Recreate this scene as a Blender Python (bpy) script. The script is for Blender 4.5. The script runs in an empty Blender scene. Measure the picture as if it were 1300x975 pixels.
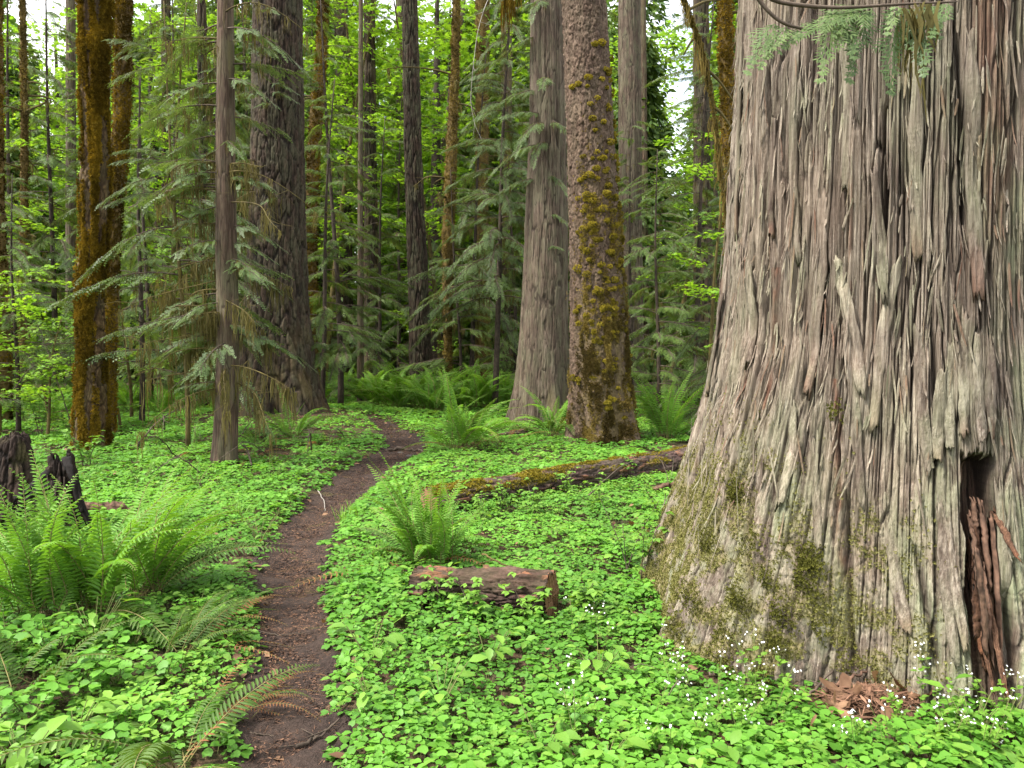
import bpy, math
import numpy as np
from mathutils import Vector, Matrix, Euler

# ------------------------------------------------------------------ camera, sky, sun, exposure
S = bpy.context.scene
F = 982.0                      # focal length in pixels of a 1300 wide frame
EYE = 1.55
PITCH = math.atan(47.5 / F)    # camera looks a little down
cam_d = bpy.data.cameras.new('camera')
cam = bpy.data.objects.new('camera', cam_d)
S.collection.objects.link(cam)
cam_d.sensor_width = 36.0
cam_d.lens = 36.0 * F / 1300.0
cam_d.clip_start = 0.05
cam_d.clip_end = 2000
cam.location = (0, 0, EYE)
cam.rotation_euler = (math.pi / 2 - PITCH, 0, 0)
S.camera = cam

SUN_EL, SUN_AZ = 56.0, 248.0   # azimuth from +Y clockwise: light from behind left
w = bpy.data.worlds.new('World')
S.world = w
w.use_nodes = True
nt = w.node_tree
for n in list(nt.nodes):
    nt.nodes.remove(n)
out = nt.nodes.new('ShaderNodeOutputWorld')
bg = nt.nodes.new('ShaderNodeBackground')
sky = nt.nodes.new('ShaderNodeTexSky')
sky.sky_type = 'NISHITA'
sky.sun_disc = False
sky.sun_elevation = math.radians(SUN_EL)
sky.sun_rotation = math.radians(SUN_AZ)
cl = nt.nodes.new('ShaderNodeTexNoise')
cl.inputs['Scale'].default_value = 3.2
cl.inputs['Detail'].default_value = 6
rp = nt.nodes.new('ShaderNodeValToRGB')
rp.color_ramp.elements[0].position = 0.36
rp.color_ramp.elements[1].position = 0.62
rp.color_ramp.elements[0].color = (0.25, 0.25, 0.25, 1)
rp.color_ramp.elements[1].color = (0.92, 0.92, 0.92, 1)
mx = nt.nodes.new('ShaderNodeMix')
mx.data_type = 'RGBA'
tc = nt.nodes.new('ShaderNodeTexCoord')
nt.links.new(tc.outputs['Generated'], cl.inputs['Vector'])
nt.links.new(cl.outputs['Fac'], rp.inputs['Fac'])
nt.links.new(rp.outputs['Color'], mx.inputs['Factor'])
nt.links.new(sky.outputs['Color'], mx.inputs['A'])
mx.inputs['B'].default_value = (9.3, 9.3, 9.1, 1)      # overcast cloud
nt.links.new(mx.outputs['Result'], bg.inputs['Color'])
bg.inputs['Strength'].default_value = 0.105
nt.links.new(bg.outputs['Background'], out.inputs['Surface'])

sd = bpy.data.lights.new('sun', 'SUN')
sd.energy = 3.0
sd.angle = math.radians(10)
sd.color = (1.0, 0.96, 0.88)
sun = bpy.data.objects.new('sun', sd)
S.collection.objects.link(sun)
az, el = math.radians(SUN_AZ), math.radians(SUN_EL)
sdir = Vector((math.sin(az) * math.cos(el), math.cos(az) * math.cos(el), math.sin(el)))
sun.rotation_euler = sdir.to_track_quat('Z', 'Y').to_euler()

S.view_settings.view_transform = 'Standard'
S.view_settings.look = 'None'
S.view_settings.exposure = 1.9
S.view_settings.gamma = 1
S.view_settings.use_curve_mapping = False
S.render.engine = 'CYCLES'
S.cycles.max_bounces = 8
S.cycles.diffuse_bounces = 3
S.cycles.glossy_bounces = 1
S.cycles.transmission_bounces = 3
S.cycles.transparent_max_bounces = 4
S.cycles.use_denoising = True
S.cycles.use_adaptive_sampling = True
S.cycles.adaptive_threshold = 0.02
S.cycles.caustics_reflective = False
S.cycles.caustics_refractive = False

# ------------------------------------------------------------------ helpers
COL = S.collection
TAU = 2 * math.pi


def W(px, py, Y):
    """the point at depth Y seen at photo pixel px, py (1300 x 975)"""
    u = (px - 650.0) / F
    v = (487.5 - py) / F
    dy = math.cos(PITCH) + math.sin(PITCH) * v
    dz = -math.sin(PITCH) + math.cos(PITCH) * v
    t = Y / dy
    return np.array((u * t, Y, EYE + dz * t))


def G(px, py):
    """flat ground point seen at a pixel"""
    v = (487.5 - py) / F
    u = (px - 650.0) / F
    dy = math.cos(PITCH) + math.sin(PITCH) * v
    dz = -math.sin(PITCH) + math.cos(PITCH) * v
    t = -EYE / dz
    return np.array((u * t, dy * t))


def _h(ix, iy, iz, seed):
    a = (ix.astype(np.int64) * 73856093) ^ (iy.astype(np.int64) * 19349663) ^ (iz.astype(np.int64) * 83492791) ^ (seed * 2654435761)
    a = a & 0xFFFFFFFF
    a = ((a ^ (a >> 16)) * 0x45d9f3b) & 0xFFFFFFFF
    a = ((a ^ (a >> 16)) * 0x45d9f3b) & 0xFFFFFFFF
    a = a ^ (a >> 16)
    return (a & 0xFFFFFF) / float(0xFFFFFF)


def noise3(x, y, z, seed=0):
    x, y, z = np.broadcast_arrays(np.asarray(x, float), np.asarray(y, float), np.asarray(z, float))
    xi, yi, zi = np.floor(x), np.floor(y), np.floor(z)
    fx, fy, fz = x - xi, y - yi, z - zi
    fx, fy, fz = [f * f * (3 - 2 * f) for f in (fx, fy, fz)]
    r = 0
    for dx in (0, 1):
        wx = fx if dx else 1 - fx
        for dy in (0, 1):
            wy = fy if dy else 1 - fy
            for dz in (0, 1):
                wz = fz if dz else 1 - fz
                r = r + wx * wy * wz * _h(xi + dx, yi + dy, zi + dz, seed)
    return r * 2 - 1


def fbm(x, y, z=0.0, seed=0, o=3):
    r, a, s, t = 0, 1.0, 1.0, 0.0
    for k in range(o):
        r = r + a * noise3(np.asarray(x) * s, np.asarray(y) * s, np.asarray(z) * s, seed + k * 17)
        t += a
        a *= 0.5
        s *= 2.03
    return r / t


def worley(u, v, nu, seed=0):
    """2-D cell noise, periodic over nu cells in u: F1, F2 and a random number per cell"""
    ui, vi = np.floor(u), np.floor(v)
    f1 = np.full(u.shape, 9.0)
    f2 = np.full(u.shape, 9.0)
    idv = np.zeros(u.shape)
    duv = np.zeros(u.shape)
    z0 = np.zeros(u.shape)
    for a in (-1, 0, 1):
        for b in (-1, 0, 1):
            cu, cv = ui + a, vi + b
            cm = np.mod(cu, nu)
            jx = _h(cm, cv, z0, seed)
            jy = _h(cm, cv, z0, seed + 5)
            d = np.hypot(cu + jx - u, cv + jy - v)
            r = _h(cm, cv, z0, seed + 11)
            n1 = d < f1
            f2 = np.where(n1, f1, np.minimum(f2, d))
            idv = np.where(n1, r, idv)
            duv = np.where(n1, u - cu - jx, duv)
            f1 = np.where(n1, d, f1)
    return f1, f2, idv, duv


def sstep(a, b, x):
    t = np.clip((x - a) / (b - a), 0, 1)
    return t * t * (3 - 2 * t)


def unit(a):
    a = np.asarray(a, float)
    return a / np.maximum(np.linalg.norm(a, axis=-1, keepdims=True), 1e-9)


def frames(fwd, up):
    """(n,3,3) matrices whose columns are side, forward, up"""
    f = unit(fwd)
    s = unit(np.cross(f, np.broadcast_to(up, f.shape)))
    u = np.cross(s, f)
    return np.stack([s, f, u], axis=-1)


class MB:
    """collects pieces and links them as ONE mesh object"""
    def __init__(self):
        self.v, self.f, self.fm, self.a, self.n = [], [], [], [], 0

    def add(self, v, faces, mat=0, tint=0.5):
        v = np.asarray(v, float).reshape(-1, 3)
        for f in (faces if isinstance(faces, (list, tuple)) else [faces]):
            f = np.asarray(f, int)
            if f.size == 0:
                continue
            self.f.append(f + self.n)
            self.fm.append(np.full(len(f), mat))
        self.v.append(v)
        self.a.append(np.broadcast_to(np.asarray(tint, float), (len(v),)).copy())
        self.n += len(v)

    def inst(self, tpl, M, T, tint=0.5, mat=0):
        tv, tf = tpl
        M = np.asarray(M)
        n = len(M)
        if n == 0:
            return
        k = len(tv)
        v = np.einsum('nij,kj->nki', M, tv) + np.asarray(T)[:, None, :]
        off = (np.arange(n) * k)[:, None, None]
        fs = [(np.asarray(f)[None] + off).reshape(-1, np.asarray(f).shape[1]) for f in tf]
        ti = np.broadcast_to(np.asarray(tint, float), (n,))
        self.add(v.reshape(-1, 3), fs, mat, np.repeat(ti, k))

    def tube(self, pts, rad, sides=6, mat=0, tint=0.5, cap=True, rough=0.0, seed=0):
        pts = np.asarray(pts, float)
        n = len(pts)
        rad = np.broadcast_to(np.asarray(rad, float), (n,))
        tg = unit(np.gradient(pts, axis=0))
        ref = np.array((0.13, 0.21, 0.97)) if abs(tg[:, 2]).mean() < 0.8 else np.array((0.9, 0.3, 0.1))
        s = unit(np.cross(tg, ref))
        u = np.cross(s, tg)
        th = np.arange(sides) * TAU / sides
        rr = rad[:, None] * np.ones(sides)
        if rough:
            rr = rr * (1 + rough * fbm(np.cos(th)[None] * 2 + pts[:, :1] * 6, np.sin(th)[None] * 2 + pts[:, 1:2] * 6, pts[:, 2:3] * 6, seed))
        ring = pts[:, None] + (s[:, None] * np.cos(th)[None, :, None] + u[:, None] * np.sin(th)[None, :, None]) * rr[..., None]
        i = np.arange(n - 1)[:, None] * sides
        j = np.arange(sides)[None]
        j2 = (j + 1) % sides
        q = np.stack([i + j, i + j2, i + sides + j2, i + sides + j], -1).reshape(-1, 4)
        v = ring.reshape(-1, 3)
        if cap:
            v = np.vstack([v, pts[0], pts[-1]])
            jj = np.arange(sides)
            t0 = np.stack([(jj + 1) % sides, jj, np.full(sides, n * sides)], -1)
            b = (n - 1) * sides
            t1 = np.stack([b + jj, b + (jj + 1) % sides, np.full(sides, n * sides + 1)], -1)
            self.add(v, [q, np.vstack([t0, t1])], mat, tint)
        else:
            self.add(v, q, mat, tint)

    def mesh(self, name, mats, smooth=True, attrs=None):
        me = bpy.data.meshes.new(name)
        v = np.vstack(self.v).astype(np.float32)
        me.vertices.add(len(v))
        me.vertices.foreach_set('co', v.ravel())
        tot = sum(f.size for f in self.f)
        nf = sum(len(f) for f in self.f)
        me.loops.add(tot)
        me.polygons.add(nf)
        me.loops.foreach_set('vertex_index', np.concatenate([f.ravel() for f in self.f]).astype(np.int32))
        sizes = np.concatenate([np.full(len(f), f.shape[1]) for f in self.f])
        st = np.concatenate([[0], np.cumsum(sizes)[:-1]]).astype(np.int32)
        me.polygons.foreach_set('loop_start', st)
        me.polygons.foreach_set('material_index', np.concatenate(self.fm).astype(np.int32))
        me.polygons.foreach_set('use_smooth', np.full(nf, smooth))
        at = me.attributes.new('tint', 'FLOAT', 'POINT')
        at.data.foreach_set('value', np.concatenate(self.a).astype(np.float32))
        for k, arr in (attrs or {}).items():
            at = me.attributes.new(k, 'FLOAT', 'POINT')
            at.data.foreach_set('value', np.asarray(arr, np.float32).ravel())
        for m in (mats if isinstance(mats, (list, tuple)) else [mats]):
            me.materials.append(m)
        me.update(calc_edges=True)
        me.validate()
        return me

    def build(self, name, mats, parent=None, smooth=True, attrs=None):
        return link(name, self.mesh(name, mats, smooth, attrs), parent)


def link(name, me, parent=None, loc=None, rot=None, sc=None):
    o = bpy.data.objects.new(name, me)
    COL.objects.link(o)
    if parent is not None:
        o.parent = parent
    if loc is not None:
        o.location = loc
    if rot is not None:
        o.rotation_euler = rot
    if sc is not None:
        o.scale = (sc, sc, sc) if np.isscalar(sc) else sc
    return o


def tag(o, label=None, cat=None, group=None, kind=None):
    if label:
        o['label'] = label
    if cat:
        o['category'] = cat
    if group:
        o['group'] = group
    if kind:
        o['kind'] = kind
    return o


def thing(name, label, cat, loc, group=None, rz=0.0):
    o = bpy.data.objects.new(name, None)
    COL.objects.link(o)
    o.empty_display_size = 0.1
    o.location = loc
    o.rotation_euler = (0, 0, rz)
    return tag(o, label, cat, group)


def copy_tree(o, parent=None):
    c = o.copy()
    COL.objects.link(c)
    c.parent = parent
    for ch in o.children:
        copy_tree(ch, c)
    return c


# ------------------------------------------------------------------ materials
class NT:
    def __init__(self, name):
        self.m = bpy.data.materials.new(name)
        self.m.use_nodes = True
        self.t = self.m.node_tree
        for n in list(self.t.nodes):
            self.t.nodes.remove(n)
        self.out = self.t.nodes.new('ShaderNodeOutputMaterial')

    def n(self, kind, ins=None, **kw):
        nd = self.t.nodes.new(kind)
        for k, v in kw.items():
            setattr(nd, k, v)
        for k, v in (ins or {}).items():
            sock = nd.inputs[k]
            if hasattr(v, 'is_linked'):
                self.t.links.new(v, sock)
            else:
                sock.default_value = v
        return nd

    def attr(self, name):
        return self.n('ShaderNodeAttribute', attribute_name=name).outputs['Fac']

    def mix(self, f, a, b, blend='MIX'):
        nd = self.n('ShaderNodeMix', data_type='RGBA', blend_type=blend)
        for s, v in (('Factor', f), ('A', a), ('B', b)):
            if hasattr(v, 'is_linked'):
                self.t.links.new(v, nd.inputs[s])
            else:
                nd.inputs[s].default_value = (v if s == 'Factor' else (tuple(v) + (1,)))
        return nd.outputs['Result']

    def noise(self, scale, detail=3, vec=None, sc3=None, rough=0.55):
        if vec is None:
            vec = self.n('ShaderNodeTexCoord').outputs['Object']
        if sc3 is not None:
            vec = self.n('ShaderNodeMapping', {'Vector': vec, 'Scale': sc3}).outputs['Vector']
        return self.n('ShaderNodeTexNoise', {'Vector': vec, 'Scale': scale, 'Detail': detail, 'Roughness': rough}).outputs['Fac']

    def ramp(self, f, *stops):
        nd = self.n('ShaderNodeValToRGB', {'Fac': f})
        e = nd.color_ramp.elements
        while len(e) < len(stops):
            e.new(0.5)
        for el_, (p, c) in zip(e, stops):
            el_.position = p
            el_.color = (c, c, c, 1) if np.isscalar(c) else tuple(c) + (1,)
        return nd.outputs['Color']

    def math(self, op, a, b=0.0):
        nd = self.n('ShaderNodeMath', operation=op)
        for i, v in enumerate((a, b)):
            if hasattr(v, 'is_linked'):
                self.t.links.new(v, nd.inputs[i])
            else:
                nd.inputs[i].default_value = v
        return nd.outputs[0]

    def finish(self, col, rough=0.8, spec=0.3, bump=None, bstr=0.4, bdist=0.01, trans=None, tf=0.35):
        ins = {'Base Color': col, 'Roughness': rough, 'Specular IOR Level': spec}
        if bump is not None:
            ins['Normal'] = self.n('ShaderNodeBump', {'Height': bump, 'Strength': bstr, 'Distance': bdist}).outputs['Normal']
        p = self.n('ShaderNodeBsdfPrincipled')
        for k, v in ins.items():
            if hasattr(v, 'is_linked'):
                self.t.links.new(v, p.inputs[k])
            else:
                p.inputs[k].default_value = v if np.isscalar(v) else tuple(v) + (1,)
        sh = p.outputs['BSDF']
        if trans is not None:
            tr = self.n('ShaderNodeBsdfTranslucent', {'Color': trans})
            sh = self.n('ShaderNodeMixShader', {0: tf, 1: sh, 2: tr.outputs['BSDF']}).outputs['Shader']
        self.t.links.new(sh, self.out.inputs['Surface'])
        return self.m


def leaf_mat(name, dark, light, rough=0.45, spec=0.35, tf=0.4, patch=1.5):
    m = NT(name)
    t = m.attr('tint')
    big = m.noise(patch, 2, m.n('ShaderNodeNewGeometry').outputs['Position'])
    rnd = m.n('ShaderNodeObjectInfo').outputs['Random']
    f = m.math('ADD', m.math('MULTIPLY', t, 0.62), m.math('ADD', m.math('MULTIPLY', big, 0.32), m.math('MULTIPLY', rnd, 0.22)))
    f = m.math('SUBTRACT', f, 0.1)
    c = m.mix(m.n('ShaderNodeClamp', {'Value': f}).outputs[0], dark, light)
    tr = m.mix(1.0, c, (1.25, 1.15, 0.55), 'MULTIPLY')
    return m.finish(c, rough, spec, trans=tr, tf=tf)


M = {}
M['clover'] = leaf_mat('clover_leaf', (0.04, 0.13, 0.014), (0.165, 0.38, 0.042), 0.5, 0.3, 0.42)
M['herb'] = leaf_mat('herb_leaf', (0.06, 0.15, 0.02), (0.21, 0.38, 0.05), 0.5, 0.3, 0.42)
M['fern'] = leaf_mat('fern_fresh', (0.05, 0.145, 0.014), (0.185, 0.37, 0.038), 0.5, 0.3, 0.45)
M['fern_old'] = leaf_mat('fern_old', (0.03, 0.075, 0.012), (0.10, 0.165, 0.03), 0.55, 0.25, 0.35)
M['fern_dead'] = leaf_mat('fern_dead', (0.11, 0.045, 0.022), (0.30, 0.14, 0.06), 0.8, 0.15, 0.3)
M['cedar_leaf'] = leaf_mat('cedar_spray', (0.03, 0.065, 0.018), (0.165, 0.235, 0.07), 0.5, 0.35, 0.35)
M['hemlock'] = leaf_mat('hemlock_needle', (0.03, 0.072, 0.016), (0.185, 0.27, 0.06), 0.5, 0.3, 0.42)
M['maple'] = leaf_mat('vine_maple_leaf', (0.08, 0.20, 0.015), (0.28, 0.47, 0.045), 0.5, 0.3, 0.5)
M['far'] = leaf_mat('far_leaf', (0.03, 0.08, 0.02), (0.20, 0.34, 0.07), 0.6, 0.2, 0.45, 0.25)
M['moss'] = leaf_mat('golden_moss', (0.016, 0.011, 0.003), (0.24, 0.155, 0.018), 0.9, 0.05, 0.3)
M['moss_green'] = leaf_mat('cushion_moss', (0.07, 0.06, 0.008), (0.34, 0.27, 0.035), 0.9, 0.05, 0.3)
M['moss_pale'] = leaf_mat('lichen_moss', (0.085, 0.085, 0.025), (0.27, 0.255, 0.09), 0.9, 0.05, 0.3)
M['moss_tan'] = leaf_mat('tan_moss', (0.05, 0.035, 0.014), (0.27, 0.20, 0.055), 0.9, 0.05, 0.3)
M['moss_olive'] = leaf_mat('olive_moss', (0.035, 0.038, 0.008), (0.17, 0.165, 0.035), 0.9, 0.05, 0.3)
M['beard'] = leaf_mat('hanging_moss', (0.06, 0.055, 0.02), (0.17, 0.14, 0.055), 0.9, 0.05, 0.35)
M['litter'] = leaf_mat('dry_leaf', (0.07, 0.033, 0.018), (0.28, 0.165, 0.095), 0.75, 0.2, 0.25)
M['needles'] = leaf_mat('fallen_needles', (0.045, 0.024, 0.015), (0.30, 0.165, 0.105), 0.8, 0.1, 0.1)


def twig_mat(name, a, b, sc=14):
    m = NT(name)
    n = m.noise(sc, 4)
    return m.finish(m.mix(m.ramp(n, (0.3, 0.0), (0.7, 1.0)), a, b), 0.85, 0.2, n, 0.5, 0.01)


M['twig'] = twig_mat('twig_bark', (0.04, 0.028, 0.02), (0.10, 0.075, 0.055))
M['pole'] = twig_mat('dark_pole_bark', (0.018, 0.013, 0.009), (0.055, 0.04, 0.028))
M['twig_pale'] = twig_mat('pale_twig', (0.16, 0.14, 0.12), (0.30, 0.27, 0.23))
M['twig_moss'] = twig_mat('mossy_twig', (0.04, 0.03, 0.012), (0.11, 0.085, 0.025), 9)
M['stem'] = twig_mat('green_stem', (0.09, 0.12, 0.03), (0.16, 0.15, 0.06))
M['rachis'] = twig_mat('frond_stalk', (0.10, 0.085, 0.03), (0.19, 0.17, 0.06))
M['deadwood'] = twig_mat('red_rotten_wood', (0.03, 0.017, 0.011), (0.16, 0.09, 0.06), 26)
M['petal'] = NT('white_petal').finish((0.8, 0.8, 0.8), 0.6, 0.2, trans=(0.8, 0.8, 0.8, 1), tf=0.3)


def bark_mat(name, deep, c1, c2, green=(0.16, 0.19, 0.10), gamt=0.3, red=(0.2, 0.08, 0.04), moss=(0.16, 0.12, 0.03), fib=(60, 60, 3), bstr=0.5):
    """attributes: crack 0 (groove) .. 1 (ridge), cell (random per plate), moss 0..1, lich 0..1, red 0..1"""
    m = NT(name)
    oc = m.n('ShaderNodeTexCoord').outputs['Object']
    fibre = m.noise(1.0, 4, oc, fib, 0.65)
    grain = m.noise(55, 3, oc)
    big = m.noise(1.7, 4, oc)
    c = m.mix(m.attr('cell'), c1, c2)
    c = m.mix(m.ramp(fibre, (0.34, 0.0), (0.62, 0.9)), m.mix(1.0, c, (0.42, 0.37, 0.34), 'MULTIPLY'), c)
    mid = m.noise(1.0, 5, oc, tuple(q / 3.2 for q in fib), 0.7)
    c = m.mix(m.ramp(mid, (0.36, 0.0), (0.60, 1.0)), m.mix(1.0, c, (0.50, 0.46, 0.44), 'MULTIPLY'), m.mix(1.0, c, (1.12, 1.12, 1.12), 'MULTIPLY'))
    c = m.mix(m.math('MULTIPLY', m.ramp(big, (0.4, 0.0), (0.65, 1.0)), 0.35), c, m.mix(1.0, c, (1.25, 1.15, 1.08), 'MULTIPLY'))
    c = m.mix(m.math('MULTIPLY', m.attr('red'), m.ramp(fibre, (0.3, 0.3), (0.6, 1.0))), c, red)
    gl = m.math('MULTIPLY', m.ramp(m.noise(7.0, 5, oc, (1, 1, 0.35)), (0.42, 0.0), (0.62, 1.0)), m.attr('lich'))
    c = m.mix(m.math('MULTIPLY', gl, gamt), c, green)
    c = m.mix(m.ramp(m.attr('crack'), (0.0, 1.0), (0.55, 0.0)), c, deep)
    ms = m.math('MULTIPLY', m.attr('moss'), m.ramp(grain, (0.35, 0.6), (0.6, 1.0)))
    c = m.mix(ms, c, m.mix(grain, moss, tuple(x * 1.7 for x in moss)))
    hgt = m.math('ADD', m.math('ADD', fibre, mid), m.math('MULTIPLY', grain, 0.35))
    return m.finish(c, 0.88, 0.2, hgt, bstr, 0.012)


M['bark_giant'] = bark_mat('giant_cedar_bark', (0.030, 0.020, 0.015), (0.15, 0.118, 0.094), (0.34, 0.29, 0.23),
                           (0.22, 0.25, 0.14), 0.75, (0.13, 0.058, 0.035), (0.13, 0.11, 0.04), (95, 95, 3.5), 1.0)
M['bark_cedar'] = bark_mat('cedar_bark', (0.03, 0.021, 0.014), (0.09, 0.067, 0.049), (0.16, 0.125, 0.095), gamt=0.35, moss=(0.10, 0.085, 0.035))
M['bark_slim'] = bark_mat('slim_cedar_bark', (0.03, 0.019, 0.013), (0.082, 0.055, 0.038), (0.135, 0.095, 0.068), gamt=0.4, moss=(0.09, 0.075, 0.03))
M['bark_fir'] = bark_mat('fir_bark', (0.010, 0.007, 0.005), (0.036, 0.024, 0.016), (0.078, 0.054, 0.037), gamt=0.25, moss=(0.085, 0.062, 0.022), fib=(40, 40, 8))
M['bark_spruce'] = bark_mat('spruce_bark', (0.032, 0.021, 0.014), (0.092, 0.061, 0.043), (0.16, 0.112, 0.082), gamt=0.2, moss=(0.085, 0.062, 0.028), fib=(35, 35, 18))
M['bark_mossy'] = bark_mat('moss_covered_bark', (0.03, 0.018, 0.010), (0.09, 0.06, 0.03), (0.14, 0.09, 0.04), gamt=0.2, moss=(0.09, 0.06, 0.012), fib=(30, 30, 12))
M['bark_log'] = bark_mat('fallen_log_bark', (0.014, 0.008, 0.007), (0.052, 0.031, 0.027), (0.12, 0.075, 0.064), gamt=0.3, moss=(0.10, 0.085, 0.025), fib=(30, 30, 30))
M['bark_sawn'] = bark_mat('sawn_log_bark', (0.010, 0.006, 0.005), (0.038, 0.021, 0.018), (0.10, 0.058, 0.05), gamt=0.15, moss=(0.07, 0.06, 0.02), fib=(25, 25, 40))
M['bark_rot'] = bark_mat('black_rotten_stump', (0.006, 0.004, 0.003), (0.020, 0.013, 0.010), (0.05, 0.032, 0.024), gamt=0.1, moss=(0.05, 0.045, 0.015), fib=(30, 30, 6))


M['rot_wood'] = bark_mat('splintered_rotten_wood', (0.02, 0.01, 0.007), (0.075, 0.036, 0.02), (0.23, 0.125, 0.075), gamt=0.0, moss=(0.1, 0.1, 0.1), fib=(130, 130, 5), bstr=1.0)


def cut_mat():
    m = NT('cut_wood_end')
    oc = m.n('ShaderNodeTexCoord').outputs['Object']
    n = m.noise(30, 4, oc)
    r = m.n('ShaderNodeTexWave', {'Vector': oc, 'Scale': 20.0, 'Distortion': 2.0}, wave_type='RINGS', rings_direction='Y').outputs['Fac']
    c = m.mix(r, (0.15, 0.08, 0.04), (0.24, 0.14, 0.07))
    c = m.mix(m.ramp(n, (0.4, 0.0), (0.7, 0.7)), c, (0.16, 0.085, 0.045))
    return m.finish(c, 0.85, 0.2, n, 0.4, 0.01)


M['cut'] = cut_mat()


def ground_mat():
    m = NT('forest_soil')
    p = m.n('ShaderNodeNewGeometry').outputs['Position']
    a = m.noise(3.0, 5, p)
    b = m.noise(45.0, 4, p)
    c = m.mix(m.ramp(b, (0.35, 0.0), (0.7, 1.0)), (0.030, 0.020, 0.013), (0.095, 0.058, 0.036))
    c = m.mix(m.ramp(a, (0.45, 0.0), (0.7, 0.7)), c, (0.035, 0.05, 0.018))
    return m.finish(c, 0.95, 0.1, b, 0.8, 0.03)


def trail_mat():
    m = NT('trail_dirt')
    p = m.n('ShaderNodeNewGeometry').outputs['Position']
    a = m.noise(2.2, 4, p)
    b = m.noise(38.0, 5, p, None, 0.65)
    d = m.noise(120.0, 3, p)
    c = m.mix(m.ramp(b, (0.32, 0.0), (0.7, 1.0)), (0.014, 0.010, 0.008), (0.055, 0.037, 0.030))
    c = m.mix(m.ramp(a, (0.4, 0.0), (0.7, 0.55)), c, (0.062, 0.042, 0.033))
    c = m.mix(m.ramp(d, (0.6, 0.0), (0.72, 0.6)), c, (0.10, 0.06, 0.045))
    return m.finish(c, 0.92, 0.15, m.math('ADD', b, m.math('MULTIPLY', d, 0.5)), 0.9, 0.03)


M['stone'] = twig_mat('dark_stone', (0.03, 0.027, 0.025), (0.09, 0.08, 0.072), 30)
M['ground'] = ground_mat()
M['trail'] = trail_mat()

# ------------------------------------------------------------------ terrain
TR = [(1000, 296, 436), (975, 300, 433), (900, 311, 430), (850, 318, 428), (800, 322, 424), (750, 325, 420), (710, 328, 414),
      (680, 343, 420), (650, 368, 442), (620, 402, 472), (600, 430, 495), (583, 465, 530), (571, 487, 543), (562, 489, 543),
      (554, 482, 528), (547, 470, 508), (541, 458, 488)]
tl = np.array([G(a, y) for y, a, b in TR])
trr = np.array([G(b, y) for y, a, b in TR])
tcen = (tl + trr) / 2
thw = np.linalg.norm(trr - tl, axis=1) / 2
for k in range(12, len(thw)):
    thw[k] = min(thw[k], (0.42, .34, .27, .22, .16)[min(k - 12, 4)])
tcen = np.vstack([[tcen[0][0] - 0.05, 0.3], [tcen[0][0] - 0.02, 1.5], tcen])
thw = np.concatenate([[0.28, 0.27], thw])


def resample(p, r, n):
    d = np.concatenate([[0], np.cumsum(np.linalg.norm(np.diff(p, axis=0), axis=1))])
    s = np.linspace(0, d[-1], n)
    q = np.stack([np.interp(s, d, p[:, i]) for i in range(p.shape[1])], 1)
    for _ in range(6):
        q[1:-1] = 0.25 * q[:-2] + 0.5 * q[1:-1] + 0.25 * q[2:]
    return q, np.interp(s, d, r)


tc_, th_ = resample(tcen, thw, 120)


def trail_dist(x, y):
    """distance from the middle of the trail over its half width"""
    best = np.full(np.shape(x), 99.0)
    for k in range(0, len(tc_), 2):
        d = np.hypot(x - tc_[k, 0], y - tc_[k, 1]) / th_[k]
        best = np.minimum(best, d)
    return best


CX, CY = 2.30, 4.45            # the big cedar


def gh(x, y):
    x = np.asarray(x, float)
    y = np.asarray(y, float)
    z = 0.07 * fbm(x * 0.3, y * 0.3, 0.3, 3) + 0.025 * fbm(x * 1.4, y * 1.4, 0.7, 4)
    z = z + 0.06 * np.exp(-((x - CX) ** 2 + (y - CY) ** 2) / 4.5)
    z = z + 0.30 * np.exp(-((x + 4.6) ** 2 + (y - 15.2) ** 2) / 7.0)
    z = z + 0.10 * np.exp(-((x + 2.4) ** 2 + (y - 4.0) ** 2) / 2.2)
    z = z + 0.10 * np.exp(-((x - 1.3) ** 2 + (y - 12.5) ** 2) / 6.0)
    z = z + 0.25 * sstep(24, 60, y)
    td = trail_dist(x, y)
    return z - 0.07 * np.exp(-(td / 1.15) ** 4) * np.exp(-np.maximum(y - 22, 0))


def gz(x, y):
    return float(gh(np.array([x]), np.array([y]))[0])


def grid_coords():
    a = np.arange(-9, 9.01, 0.12)
    xs = np.concatenate([-np.geomspace(9.2, 400, 30)[::-1], a, np.geomspace(9.2, 400, 30)])
    b = np.arange(-3, 20, 0.12)
    ys = np.concatenate([-np.geomspace(3.2, 200, 14)[::-1], b, np.geomspace(20.2, 500, 36)])
    return xs, ys


xs, ys = grid_coords()
gx, gy = np.meshgrid(xs, ys)
gzv = gh(gx, gy)
mb = MB()
nx, ny = len(xs), len(ys)
i, j = np.meshgrid(np.arange(ny - 1), np.arange(nx - 1), indexing='ij')
q = np.stack([i * nx + j, i * nx + j + 1, (i + 1) * nx + j + 1, (i + 1) * nx + j], -1).reshape(-1, 4)
mb.add(np.stack([gx, gy, gzv], -1), q)
tag(mb.build('ground', M['ground']), 'brown forest floor of soil and leaf litter under the green ground cover', None, None, 'structure')

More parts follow.
